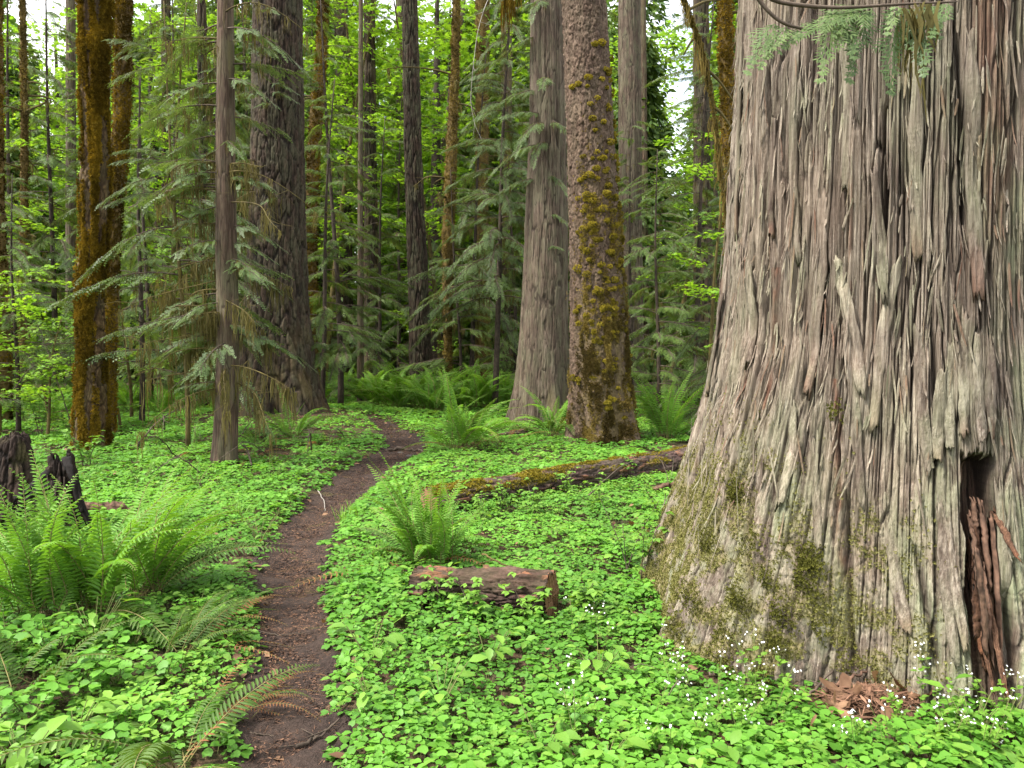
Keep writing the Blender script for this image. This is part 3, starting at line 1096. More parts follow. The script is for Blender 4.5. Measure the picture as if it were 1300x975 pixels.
STR = [([(952, 330), (956, 400), (953, 462)], 22, .004, .03), ([(1045, 250), (1042, 350), (1026, 500)], 20, .0, .03), ([(1064, 330), (1080, 400), (1096, 500)], 20, .0, .012),
       ([(1140, 330), (1122, 420), (1108, 545)], 18, .0, .025), ([(1110, 215), (1118, 300), (1124, 380)], 14, .0, .02), ([(1196, 470), (1192, 530), (1190, 585)], 18, .0, .03), ([(1208, 440), (1207, 510), (1206, 572)], 17, .0, .035),
       ([(1228, 400), (1226, 480), (1224, 552)], 17, .0, .03), ([(1243, 420), (1243, 490), (1244, 560)], 16, .0, .035), ([(1258, 430), (1258, 500), (1257, 550)], 15, .0, .03), ([(1194, 640), (1200, 730), (1212, 838)], 17, .0, .03), ([(1203, 660), (1212, 740), (1224, 820)], 13, .0, .03), ([(1270, 620), (1280, 740), (1288, 880)], 16, .0, .02),
       ([(1165, 60), (1162, 200), (1166, 330)], 20, .0, .01), ([(1012, 40), (1008, 180), (1014, 330)], 18, .0, .012), ([(985, 150), (978, 250), (984, 300)], 14, .002, .03),
       ([(1005, 520), (1003, 590), (993, 640)], 16, .0, .03), ([(1128, 660), (1138, 740), (1152, 800)], 20, .0, .022), ([(1085, 470), (1088, 560), (1096, 640)], 15, .0, .018),
       ([(945, 20), (940, 160), (938, 300)], 15, .0, .012), ([(1165, 420), (1170, 510), (1180, 600)], 18, .0, .02), ([(1232, 40), (1236, 200), (1240, 380)], 22, .0, .014),
       ([(1070, 40), (1076, 140), (1074, 240)], 15, .0, .02), ([(920, 380), (912, 450), (905, 500)], 12, .0, .02), ([(1030, 560), (1036, 640), (1042, 700)], 14, .0, .012)]
for k, (pth, wp, o0, o1) in enumerate(STR):
    bark_strip(pth, wp, o0, o1, seed=k + 2)
# hundreds of loose fibres and shreds too small to count
mb = MB()
jr = gr.integers(60, 1440, 560)
ir = gr.integers(70, len(gzs) - 130, 560)
keepf = (gzs[ir] < 3.9) & (gzs[ir] > .55 + .9 * gr.uniform(0, 1, 560) ** 2)
fa = {'crack': [], 'cell': []}
for a, b in zip(ir[keepf], jr[keepf]):
    l = gr.uniform(.04, .2) * (1 if gr.uniform() < .8 else 1.7)
    wd = gr.uniform(.0012, .0045)
    rows = int(l / .0072)
    ii = np.linspace(a, max(5, a - rows), 7).astype(int)
    lean = gr.normal(0, .035)
    s7 = np.linspace(0, 1, 7)
    tt_ = gth[b] + lean * s7 * l * 3
    jj = np.clip(np.searchsorted(th1, tt_), 2, 1497)
    rad = np.array([Rg[max(0, q - 2):q + 3, max(0, w_ - 2):w_ + 3].max() for q, w_ in zip(ii, jj)])
    rad = np.maximum.accumulate(rad[::-1])[::-1] if gr.uniform() < .3 else rad
    rad = rad + .001 + gr.uniform(.004, .03) * s7 ** 2
    c = np.stack([rad * np.cos(tt_), rad * np.sin(tt_), gzs[ii] - gb], -1)
    c[1:-1] = .25 * c[:-2] + .5 * c[1:-1] + .25 * c[2:]
    sd = np.array((-math.sin(gth[b]), math.cos(gth[b]), 0)) * wd
    nn = np.array((math.cos(gth[b]), math.sin(gth[b]), 0)) * wd * .8
    wv = np.array((.6, 1, 1, 1, .9, .7, .2))[:, None]
    v = np.concatenate([c - sd * wv, c + nn * wv, c + sd * wv])
    q_ = [(k, k + 1, 7 + k + 1, 7 + k) for k in range(6)] + [(7 + k, 7 + k + 1, 14 + k + 1, 14 + k) for k in range(6)]
    mb.add(v, np.array(q_))
    fa['crack'].append(np.full(21, gr.uniform(.4, .85)))
    fa['cell'].append(np.full(21, gr.uniform(.15, .75)))
fa = {k: np.concatenate(v) for k, v in fa.items()}
nv = len(fa['crack'])
fa.update(lich=np.full(nv, .4), moss=np.zeros(nv), red=.8 * (_h(np.arange(nv) // 21, np.arange(nv) * 0, np.arange(nv) * 0, 4) > .85))
o = mb.build('bark_fibres', M['bark_giant'], big, True, fa)
o['kind'] = 'stuff'
# splintered rotten wood inside the hollow
sr = np.random.default_rng(59)
for k in range(15):
    x0 = sr.uniform(1228, 1268)
    y0 = sr.uniform(630, 760)
    ln_ = sr.uniform(50, 150)
    x1 = x0 + sr.uniform(2, 22)
    o_ = sr.uniform(.03, .15)
    bark_strip([(x0, y0), ((x0 + x1) / 2 + sr.uniform(-3, 3), y0 + ln_ / 2), (x1, min(880, y0 + ln_))], sr.uniform(4, 16), o_, o_ + sr.uniform(-.05, .05), sr.uniform(.004, .011), 'rot_wood', 'wood_splinter', 60 + k)
# hundreds of loose fibres and shreds too small to count
mb = MB()
jr = gr.integers(60, 1440, 1500)
ir = gr.integers(70, len(gzs) - 130, 1500)
keepf = (gzs[ir] < 3.9) & (gzs[ir] > .55 + .9 * gr.uniform(0, 1, 1500) ** 2)
fa = {'crack': [], 'cell': []}
for a, b in zip(ir[keepf], jr[keepf]):
    l = gr.uniform(.04, .2) * (1 if gr.uniform() < .8 else 1.7)
    wd = gr.uniform(.0015, .0065)
    rows = int(l / .0072)
    ii = np.linspace(a, max(5, a - rows), 7).astype(int)
    lean = gr.normal(0, .035)
    s7 = np.linspace(0, 1, 7)
    tt_ = gth[b] + lean * s7 * l * 3
    jj = np.clip(np.searchsorted(th1, tt_), 2, 1497)
    rad = np.array([Rg[max(0, q - 2):q + 3, max(0, w_ - 2):w_ + 3].max() for q, w_ in zip(ii, jj)])
    rad = np.maximum.accumulate(rad[::-1])[::-1] if gr.uniform() < .3 else rad
    rad = rad + .001 + gr.uniform(.004, .03) * s7 ** 2
    c = np.stack([rad * np.cos(tt_), rad * np.sin(tt_), gzs[ii] - gb], -1)
    c[1:-1] = .25 * c[:-2] + .5 * c[1:-1] + .25 * c[2:]
    sd = np.array((-math.sin(gth[b]), math.cos(gth[b]), 0)) * wd
    nn = np.array((math.cos(gth[b]), math.sin(gth[b]), 0)) * wd * .8
    wv = np.array((.6, 1, 1, 1, .9, .7, .2))[:, None]
    v = np.concatenate([c - sd * wv, c + nn * wv, c + sd * wv])
    q_ = [(k, k + 1, 7 + k + 1, 7 + k) for k in range(6)] + [(7 + k, 7 + k + 1, 14 + k + 1, 14 + k) for k in range(6)]
    mb.add(v, np.array(q_))
    fa['crack'].append(np.full(21, gr.uniform(.45, 1)))
    fa['cell'].append(np.full(21, gr.uniform(0, 1)))
fa = {k: np.concatenate(v) for k, v in fa.items()}
nv = len(fa['crack'])
fa.update(lich=np.full(nv, .4), moss=np.zeros(nv), red=.8 * (_h(np.arange(nv) // 21, np.arange(nv) * 0, np.arange(nv) * 0, 4) > .85))
o = mb.build('bark_fibres', M['bark_giant'], big, True, fa)
o['kind'] = 'stuff'
# splintered rotten wood inside the hollow
for k, (x0, y0, x1, y1, wp, o) in enumerate(((1238, 655, 1268, 790, 12, 0.10), (1250, 640, 1262, 750, 8, 0.15), (1228, 690, 1250, 830, 7, 0.17), (1266, 660, 1274, 850, 7, 0.12), (1243, 640, 1248, 700, 9, 0.13), (1258, 690, 1268, 800, 7, 0.08), (1234, 670, 1244, 760, 6, 0.19), (1250, 720, 1260, 840, 5, 0.14))):
    b = bark_strip([(x0, y0), ((x0 + x1) / 2 + 3, (y0 + y1) / 2), (x1, y1)], wp, o, o - 0.02, 0.022, 'deadwood', 'wood_splinter', 60 + k)
# moss: cushions and fur
mb = MB()
for (px, py, n, sp) in tuple((a_, b_, int(c_ * 1.3), d_ * .8) for a_, b_, c_, d_ in ((933, 626, 260, .045), (1028, 712, 320, .05), (1020, 735, 160, .05), (938, 760, 160, .05), (990, 775, 120, .04), (985, 815, 160, .04), (918, 850, 240, .05),
                        (965, 875, 220, .06), (918, 875, 200, .035), (975, 735, 90, .04), (1045, 800, 70, .04), (1062, 520, 50, .03), (900, 690, 120, .05), (880, 760, 160, .07), (860, 800, 160, .07), (1000, 700, 60, .06), (1010, 790, 70, .07), (960, 690, 60, .06), (1040, 760, 60, .05), (925, 800, 110, .07), (1075, 840, 50, .05))):
    p, n_ = gp(px, py, 0.004)
    sd = np.array((-n_[1], n_[0], 0))
    a, b = gr.normal(0, sp, n), gr.normal(0, sp * 1.1, n)
    bulge = 0.02 * np.exp(-(a * a + b * b) / (2 * sp * sp))
    Pn = p + sd * a[:, None] + np.array((0, 0, 1)) * b[:, None] + n_ * (bulge + gr.uniform(-.01, .008, n))[:, None]
    add_tufts(mb, Pn, np.broadcast_to(n_, Pn.shape), 0.0095, gr, 0.1)
mb.build('moss_cushion', M['moss_olive'], big)
mb = MB()
wgt = A['moss'] * (np.abs(T - fc) < 1.75)
idx = gr.choice(wgt.size, 42000, p=wgt.ravel() / wgt.sum())
i, j = np.unravel_index(idx, wgt.shape)
add_tufts(mb, P[i, j] + gr.normal(0, .004, (len(i), 3)), np.stack([np.cos(gth[j]), np.sin(gth[j]), 0 * i], -1), 0.0085, gr, 0.2)
mb.build('moss', M['moss_pale'], big)

# the bough hanging in front of it from above
s0 = np.array((CX, CY, gb))
def lw_(px, py, Y):
    return W(px, py, Y) - s0
LIMB1 = [gp(1120, -190)[0], lw_(1045, -140, 3.0), lw_(940, -30, 2.9), lw_(985, 28, 2.9), lw_(1030, 40, 2.95), lw_(1085, 28, 3.0)]
LIMB2 = [gp(1160, -210)[0], lw_(960, -60, 2.85), lw_(968, 2, 2.9), lw_(1060, 11, 2.9), lw_(1130, 6, 2.9), lw_(1215, 2, 2.95)]
def smooth_line(p, n=30):
    p = np.array(p)
    t = np.linspace(0, 1, len(p))
    q = np.stack([np.interp(np.linspace(0, 1, n), t, p[:, a]) for a in range(3)], -1)
    for _ in range(4):
        q[1:-1] = .25 * q[:-2] + .5 * q[1:-1] + .25 * q[2:]
    return q
for L_, sprs in ((LIMB1, ((985, 28, 945, 85, .5), (1000, 32, 960, 80, .75), (1020, 38, 985, 62, .6))),
                 (LIMB2, ((1060, 10, 1040, 95, .8), (1075, 12, 1085, 70, .25), (1100, 10, 1077, 98, .15), (1110, 10, 1000, 30, .6), (1135, 8, 1130, 112, .1), (1150, 8, 1160, 60, .7),
                          (1165, 6, 1175, 90, .15), (1180, 5, 1195, 45, .6), (1140, 6, 1125, 40, .8), (1205, 3, 1180, 40, .4), (1090, 12, 1055, 40, .7)))):
    mb = MB()
    mb.tube(smooth_line(L_), np.linspace(0.012, 0.003, 30), 6, 0, rough=.15)
    o = mb.build('branch', M['twig'], big)
    for k, (x0, y0, x1, y1, ti) in enumerate(sprs):  # ti paints the light: pale for lit sprays, dark for those hanging below
        mb = MB()
        p0, p1 = lw_(x0, y0, 2.93), lw_(x1, y1, 2.82 + 0.03 * (k % 3))
        l = float(np.linalg.norm(p1 - p0))
        dv = unit(p1 - p0)
        spray(mb, p0, dv, unit(np.array((gr.normal(0, .3), -0.8, 0.5))), l * .9, gr, 0, 0.0065, 1.25, ti, 2)
        mb.build('spray', M['cedar_leaf'], o)
mb = MB()
hang_moss(mb, lw_(1160, 15, 2.9), 0.38, gr, 0, 16, 0.012, 0.025)
hang_moss(mb, lw_(1158, 10, 2.9), 0.22, gr, 0, 16, 0.016, 0.03)
mb.build('hanging_moss', M['beard'], big)

# ------------------------------------------------------------------ the named trunks of the middle distance
def branch_copies(root, meshes, spots, name='branch'):
    for (mi, loc, az_, tilt, sc) in spots:
        o = link(name, meshes[mi], root, loc, (tilt, 0, az_), sc)


def ring_spots(r, t, n, z0, z1, nm, s0_=0.7, s1_=1.2, taper=True, azc=None, azw=math.pi):
    sp = []
    for k in range(n):
        z = z0 + (z1 - z0) * (k + r.uniform(0, 1)) / n
        a = r.uniform(0, TAU) if azc is None else azc + r.uniform(-azw, azw)
        rr = float(t.R(np.array([z]))[0]) * 0.8
        x = float(t.X(np.array([z]))[0])
        f = (1.1 - 0.6 * (z - z0) / max(0.1, z1 - z0)) if taper else 1.0
        sp.append((int(r.integers(nm)), (x - math.sin(a) * rr, math.cos(a) * rr, z), a, r.uniform(-.15, .2), f * r.uniform(s0_, s1_)))
    return sp


def moss_fur(t, n, size, seed, mat='moss', weight=None, down=0.35, name='moss', jit=0.0):
    r = np.random.default_rng(seed)
    w_ = (t.moss if weight is None else weight) + 1e-9
    front = np.clip(np.cos(t.T - t.face_cam()) + 0.35, 0, 1)
    w_ = w_ * front * (t.Z < 1.25 * (EYE + t.by * 0.45))
    P_, N_, i, j = t.surf(n, r, w_)
    mb = MB()
    lump = fbm(P_[:, 0] * 7, P_[:, 1] * 7, P_[:, 2] * 4, seed + 1)
    tint = np.clip(0.40 + 1.5 * fbm(P_[:, 0] * 3.5, P_[:, 1] * 3.5, P_[:, 2] * 1.5, seed) + .5 * lump + r.normal(0, .16, n), 0, 1)
    add_tufts(mb, P_ + N_ * (np.clip(.5 + lump[:, None], 0, 1.3) * r.uniform(.3, 1, (n, 1))) * jit * 2.2, N_, size, r, down, tint)
    return mb.build(name, M[mat], t.root)


slim = Trunk([(0, 274, 294), (200, 273, 297), (300, 273, 299), (400, 275, 302), (500, 274, 302), (570, 270, 301), (600, 266, 302)], 9.6, 9.5, 'slim', M['bark_slim'],
             'slender_cedar', 'slender cedar with smooth brown trunk standing left of the trail, before the dark fir', 'tree', ns=130, dz=0.016, seed=3, lich=.5,
             moss=lambda T, Z, s: sstep(3.0, 5.0, Z) * .5 * sstep(0, .4, fbm(np.cos(T) * 3, np.sin(T) * 3, Z * 2, 4)), flare=.03, leny=0.01)
r = np.random.default_rng(21)
sp = []
for (px, py, az_, sc) in ((215, 222, 1.9, .75), (240, 235, 2.2, .7), (330, 238, -1.9, .62), (345, 420, -1.7, .45), (330, 425, -2.3, .5), (180, 262, 1.6, 1.0), (190, 395, 1.75, .9),
                          (230, 400, 2.4, .6), (180, 190, 1.3, .9), (330, 300, -1.5, .6), (240, 320, 2.6, .6), (330, 110, -1.8, .6), (352, 60, -1.7, .6), (215, 120, 1.7, .8), (250, 60, 1.4, .7),
                          (350, 340, -2.2, .5), (215, 480, 1.8, .6), (235, 500, 2.2, .5), (340, 190, -2.5, .5)):
    z = W(px, py, 9.4)[2] + 0.25 * sc - slim.bz
    sp.append((int(r.integers(3)), (float(slim.X(np.array([z]))[0]), 0, z), az_, r.uniform(-.05, .1), sc * 1.15))
for k in range(26):
    z = r.uniform(1.5, 6.5)
    sp.append((int(r.integers(3)), (float(slim.X(np.array([z]))[0]), 0, z), r.choice([1.6, -1.7], p=[.62, .38]) + r.normal(0, .7), r.uniform(-.1, .15), r.uniform(.5, 1.15)))
branch_copies(slim.root, CEDAR_B, sp)


def dead_branch(root, p0, az_, L, r, rise=0.2, droop=0.5, beard=8, bl=0.25, rad=.011, mat='twig_moss', name='dead_branch'):
    mb = MB()
    t = np.linspace(0, 1, 12)
    k1, k2 = r.normal(0, .08, 2)
    pts = p0 + np.stack([-np.sin(az_) * t * L + k1 * L * np.sin(t * 5), np.cos(az_) * t * L + k2 * L * np.sin(t * 4), L * (rise * t - droop * t ** 2)], -1)
    mb.tube(pts, rad * (1 - .75 * t), 5, 0, rough=.2)
    for k in range(4):
        a = int(r.integers(3, 11))
        e = pts[a] + np.array((r.normal(0, .14), r.normal(0, .14), r.uniform(-.2, .08))) * L
        mb.tube(np.array([pts[a], (pts[a] + e) / 2 + r.normal(0, .02, 3), e]), [.004, .003, .0015], 4, 0, cap=False)
    for k in range(beard):
        p = pts[int(r.integers(1, 12))]
        hang_moss(mb, p, bl * r.uniform(.3, 1.1), r, 1, 7, .012, .025)
    return mb.build(name, [M[mat], M['beard']], root)


for k in range(20):
    z = r.uniform(1.3, 5.6)
    dead_branch(slim.root, np.array((float(slim.X(np.array([z]))[0]), 0, z)), r.choice([1, -1], p=[.75, .25]) * r.uniform(.8, 2.2), r.uniform(.5, 1.35), r, r.uniform(0, .25), r.uniform(.1, .7), 9, .32)

maple_moss = lambda T, Z, s: np.clip(0.72 + 0.5 * fbm(np.cos(T) * 1.5, np.sin(T) * 1.5, Z * 0.9, 8) - 1.1 * sstep(-.12, .22, fbm(np.cos(T) * 2.5, np.sin(T) * 2.5, Z * 1.1, 9)), 0, 1)
map1 = Trunk([(0, 100, 137), (100, 104, 139), (200, 107, 140), (300, 104, 136), (380, 99, 132), (450, 98, 132), (520, 96, 132), (578, 93, 138)], 11.2, 9, 'mossy', M['bark_mossy'], 'mossy_maple',
             'thick maple trunk furred with golden brown moss, at left beyond the black stump', 'tree', ns=160, dz=.018, seed=12, moss=maple_moss, bend=.30, toes=4)
moss_fur(map1, 34000, .024, 31, jit=.022, down=.7)
map2 = Trunk([(0, 147, 167), (150, 145, 165), (300, 132, 152), (450, 126, 147), (560, 122, 146)], 12.9, 9, 'mossy', M['bark_mossy'], 'mossy_maple',
             'thinner mossy maple trunk leaning out from behind the thick golden one', 'tree', ns=90, dz=.03, seed=14, moss=lambda T, Z, s: .5 + .5 * fbm(np.cos(T) * 2, np.sin(T) * 2, Z, 3), bend=.12)
moss_fur(map2, 8000, .024, 32, jit=.012)

fir = Trunk([(0, 322, 383), (150, 320, 385), (300, 316, 388), (400, 311, 392), (470, 306, 400), (520, 300, 410), (545, 297, 422)], 15.2, 13, 'fir', M['bark_fir'], 'douglas_fir',
            'massive dark fir with deeply furrowed bark and flared roots beside the trail bend', 'tree', ns=230, dz=.02, seed=16, lich=.6,
            moss=lambda T, Z, s: .55 * sstep(2.2, .2, Z) * sstep(-.1, .4, fbm(np.cos(T) * 4, np.sin(T) * 4, Z * 2, 5)), flare=.05)
for k in range(10):
    z = r.uniform(1.0, 6)
    dead_branch(fir.root, np.array((float(fir.X(np.array([z]))[0]) - .3, -.35, z)), r.uniform(1.4, 3.2), r.uniform(.5, 1.3), r, .05, .7, 12, .5)
for k in range(8):
    z = r.uniform(3.5, 7.5)
    sp = [(int(r.integers(3)), (float(fir.X(np.array([z]))[0]) + r.uniform(-.3, .4), -.45, z), r.choice([2.6, -2.6, 2, -2]), .1, r.uniform(.5, .9))]
    branch_copies(fir.root, CEDAR_B, sp)

fir2 = Trunk([(0, 510, 530), (200, 513, 536), (400, 519, 546), (512, 520, 552)], 21, 16, 'fir', M['bark_fir'], 'douglas_fir', 'straight slim grey fir trunk rising behind the fern bank left of centre', 'tree',
             ns=130, dz=.04, seed=18, lich=.8)
redc = Trunk([(0, 674, 716), (150, 672, 718), (300, 666, 721), (420, 660, 721), (480, 655, 723), (548, 647, 731)], 15.5, 13, 'cedar', M['bark_cedar'], 'red_cedar',
             'grey stringy barked cedar standing close behind the mossy spruce', 'tree', ns=210, dz=.024, seed=20, lich=.5, flare=.03, toes=6,
             moss=lambda T, Z, s: .5 * sstep(1.2, .1, Z) * sstep(0, .4, fbm(np.cos(T) * 4, np.sin(T) * 4, Z * 2, 5)))
sp = []
for (px, py, az_, sc) in ((640, 130, 1.6, .9), (655, 160, 2.2, .8), (690, 120, 3.0, .8), (640, 60, 1.5, .9), (700, 170, -2.6, .7), (650, 200, 1.9, .9), (690, 195, 2.8, .7), (640, 240, 1.6, .8), (705, 235, -2.7, .6),
                          (665, 175, 2.6, .9), (720, 280, -2.4, .5), (725, 320, -2.6, .4), (700, 20, 2.8, .8), (660, 20, 2.0, .9)):
    z = W(px, py, 15.2)[2] + .3 * sc - redc.bz
    sp.append((int(r.integers(3)), (float(redc.X(np.array([z]))[0]), -.2, z), az_, 0.0, sc))
branch_copies(redc.root, CED_MID, sp)

sprm = lambda T, Z, s: np.clip(sstep(-.35, .6, np.cos(T - s.face_cam() - .8)) * sstep(5.5, .4, Z) * 1.05 * sstep(-.45, .3, fbm(np.cos(T) * 4, np.sin(T) * 4, Z * 2.4, 6)) + .85 * sstep(3.0, .3, Z) * sstep(-.1, .35, fbm(np.cos(T) * 5, np.sin(T) * 5, Z * 3, 7)), 0, 1)
spr = Trunk([(0, 714, 769), (150, 719, 778), (300, 723, 788), (400, 724, 794), (480, 724, 800), (540, 722, 808), (572, 718, 816)], 12.0, 11, 'spruce', M['bark_spruce'], 'mossy_spruce',
            'large spruce with scaly bark and mounds of yellow moss, rising behind the long fallen log', 'tree', ns=230, dz=.014, seed=22, moss=sprm, lich=.3, flare=.02)
moss_fur(spr, 17000, .018, 33, 'moss_tan', weight=spr.moss ** 1.5 * sstep(-.25, .25, fbm(np.cos(spr.T) * 6, np.sin(spr.T) * 6, spr.Z * 5, 8)), jit=.024)
mb = MB()
r = np.random.default_rng(34)
cush = [(735, 105), (755, 55), (764, 52), (728, 107), (747, 98), (752, 150), (775, 178), (748, 222), (745, 248), (752, 255), (770, 245), (780, 250), (742, 290), (752, 285), (770, 280), (757, 305), (778, 300), (745, 318), (782, 285),
        (760, 370), (780, 355), (778, 392), (770, 390), (745, 348), (733, 395), (775, 320), (788, 330), (765, 265), (738, 228), (757, 214), (773, 135), (766, 200), (772, 235), (786, 260), (790, 300), (748, 330), (735, 340), (770, 510), (730, 480), (745, 400)]
extra = [(r.uniform(735, 800) ** 1.0, 60 + 470 * r.uniform(0, 1) ** .7) for _ in range(170)]
for k, (px, py) in enumerate(cush + extra):
    z = W(px, py, 11.65)[2] - spr.bz
    Rz = float(spr.R(np.array([z]))[0])
    xx = np.clip((W(px, py, 11.65)[0] - spr.bx - float(spr.X(np.array([z]))[0])) / Rz, -.97, .97)
    n_ = np.array((xx, -math.sqrt(1 - xx * xx), 0))
    c = n_ * Rz * 1.0 + np.array((float(spr.X(np.array([z]))[0]), 0, z))
    n = 90 if k < len(cush) else 45
    q = unit(r.normal(0, 1, (n, 3)))
    q = q * np.sign((q @ n_))[:, None]
    rad = r.uniform(.03, .062) * (1.1 if k < len(cush) else r.uniform(.45, .95))
    add_tufts(mb, c + q * rad * np.array((1.1, 1, .7)), q, .017, r, 0, np.clip(r.uniform(.3, 1) + r.normal(0, .15, n), 0, 1))
mb.build('moss_cushion', M['moss_green'], spr.root)

t9 = Trunk([(0, 785, 813), (150, 785, 814), (300, 786, 815), (490, 785, 818)], 24, 20, 'cedar', M['bark_cedar'], 'straight_cedar', 'straight grey trunk right of the mossy spruce, half hidden by hemlock boughs', 'tree', ns=120, dz=.04, seed=24)
t10 = Trunk([(150, -18, 3), (280, -20, 5), (400, -22, 10), (535, -25, 14)], 15, 12, 'mossy', M['bark_mossy'], 'mossy_tree', 'mossy trunk cut off by the left edge of the photo', 'tree', ns=90, dz=.04, seed=26,
            moss=lambda T, Z, s: .55 + .4 * fbm(np.cos(T) * 2, np.sin(T) * 2, Z, 3))
moss_fur(t10, 2500, .035, 35)
MT = [('thin mossy trunk with crooked twigs against the bright sky gap at far left', [(0, 25, 33), (150, 27, 35), (300, 26, 36), (490, 25, 38)], 20, 3000, 28),
      ('golden mossy maple stem bending just right of the dark fir', [(0, 404, 418), (60, 401, 416), (120, 395, 411), (200, 390, 407), (330, 388, 402), (480, 388, 404)], 20, 4500, 30),
      ('crooked mossy snag stem with broken stubs behind the fern bank', [(0, 574, 584), (100, 572, 583), (200, 566, 580), (300, 561, 577), (400, 562, 574), (515, 567, 574)], 20, 3000, 32),
      ('orange mossy stem beside the upper left edge of the giant cedar', [(0, 912, 930), (140, 914, 932), (300, 920, 938), (520, 925, 945)], 14, 3500, 34),
      ('reddish mossy trunk in the dark gap left of the grey cedar', [(0, 604, 622), (250, 603, 620), (400, 604, 622), (490, 602, 626)], 26, 3000, 36)]
mtrees = []
for (lb, spc, Y, n, sd_) in MT:
    t = Trunk(spc, Y, 16 if Y > 15 else 10, 'mossy', M['bark_mossy'], 'mossy_tree', lb, 'tree', ns=64, dz=.05, seed=sd_, moss=lambda T, Z, s: .6 + .4 * fbm(np.cos(T) * 2, np.sin(T) * 2, Z, 3), bend=.2)
    moss_fur(t, n, .034, sd_ + 5, 'moss' if sd_ in (30, 34) else 'moss_tan', jit=.012)
    mtrees.append(t)
r = np.random.default_rng(41)
for t, n in zip(mtrees, (9, 8, 12, 4, 3)):
    for k in range(n):
        z = r.uniform(2, 8.5)
        dead_branch(t.root, np.array((float(t.X(np.array([z]))[0]), 0, z)), r.uniform(0, TAU), r.uniform(.4, 2.0), r, .3, .4, 6, .35, .03)
for (lb, spc, Y, st, mt, sd_) in (('dark straight trunk right of the golden mossy stem, deep in the wood', [(0, 424, 441), (200, 428, 446), (480, 430, 449)], 30, 'fir', 'bark_fir', 51),
                                  ('dark trunk clothed in drooping boughs left of the slim grey fir', [(0, 462, 476), (200, 462, 478), (490, 462, 484)], 25, 'fir', 'bark_fir', 52),
                                  ('thin brown pole standing left of the fern bank', [(100, 455, 461), (300, 454, 461), (500, 453, 462)], 21, 'slim', 'bark_slim', 53),
                                  ('pale grey trunk close behind the slim grey fir', [(0, 502, 514), (200, 503, 514), (480, 505, 517)], 36, 'cedar', 'bark_cedar', 54),
                                  ('dark grey trunk behind the mossy arching branch near the giant cedar', [(0, 880, 900), (200, 880, 902), (480, 882, 908)], 20, 'fir', 'bark_fir', 55),
                                  ('brown trunk in shade between the snag and the grey cedar', [(0, 636, 650), (250, 636, 650), (490, 634, 652)], 30, 'slim', 'bark_slim', 56),
                                  ('pale thin trunk behind the golden mossy maple at left', [(0, 84, 95), (200, 84, 96), (490, 84, 98)], 27, 'cedar', 'bark_cedar', 57),
                                  ('slim dark trunk in the bright leaves between the maple and the slender cedar', [(0, 205, 216), (200, 206, 217), (490, 205, 219)], 28, 'fir', 'bark_fir', 58),
                                  ('brown fissured trunk behind the slender cedar', [(0, 250, 262), (200, 252, 264), (500, 252, 266)], 19, 'fir', 'bark_fir', 59),
                                  ('pinkish bare trunk just right of the straight grey one', [(0, 812, 820), (200, 814, 822), (480, 815, 825)], 32, 'slim', 'bark_slim', 60),
                                  ('pale leaning stem between the pole and the fern bank', [(0, 586, 592), (200, 557, 564), (480, 560, 568)], 30, 'cedar', 'bark_cedar', 61)):
    Trunk(spc, Y, 24 if Y > 22 else 17, st, M[mt], 'forest_tree', lb, 'tree', ns=60, dz=.07, seed=sd_, moss=lambda T, Z, s: .3 * sstep(0, .4, fbm(np.cos(T) * 3, np.sin(T) * 3, Z, 3)))

# ------------------------------------------------------------------ understory conifers and vine maples
r = np.random.default_rng(61)


def sapling(px, Y, h, kind, n, label, z0=.5, sc=1.0, group=None, rad=None, azc=None, azw=math.pi, name=None):
    x = (px - 650) / F * Y
    zb = gz(x, Y)
    nm, meshes = {'hemlock': ('young_hemlock', HEM_B), 'cedar': ('young_cedar', CED_MID), 'maple': ('vine_maple', MAP_B)}[kind]
    root = thing(name or nm, label, 'tree', (x, Y, zb), group)
    mb = MB()
    k = 14
    t = np.linspace(0, 1, k)
    rd = rad or (.022 + h * .0055)
    ln = r.normal(0, .035, 2) * h * (3 if kind == 'maple' else 1)
    pts = np.stack([ln[0] * t ** 1.5 + .03 * np.sin(t * 7), ln[1] * t ** 1.5, -.2 + (h + .2) * t], -1)
    mb.tube(pts, rd * (1 - .85 * t), 8, 0, rough=.15)
    nv = mb.n
    mb.build('trunk', M['twig_moss'] if kind == 'maple' or Y < 13.5 else M['pole'], root)
    n = int(n * (1.5 if kind != 'maple' else 1.35))
    for q_ in range(n):
        f = (q_ + r.uniform(0, 1)) / n
        z = z0 + (h - z0) * f
        c = [np.interp(z, pts[:, 2], pts[:, a]) for a in range(3)]
        a = r.uniform(0, TAU) if azc is None else azc + r.uniform(-azw, azw)
        s_ = sc * (1.15 - .75 * f if kind != 'maple' else 1.0) * r.uniform(.75, 1.2)
        link('branch', meshes[int(r.integers(len(meshes)))], root, c, (r.uniform(-.2, .25) if kind != 'maple' else r.uniform(-.3, .5), 0, a), s_)
    return root


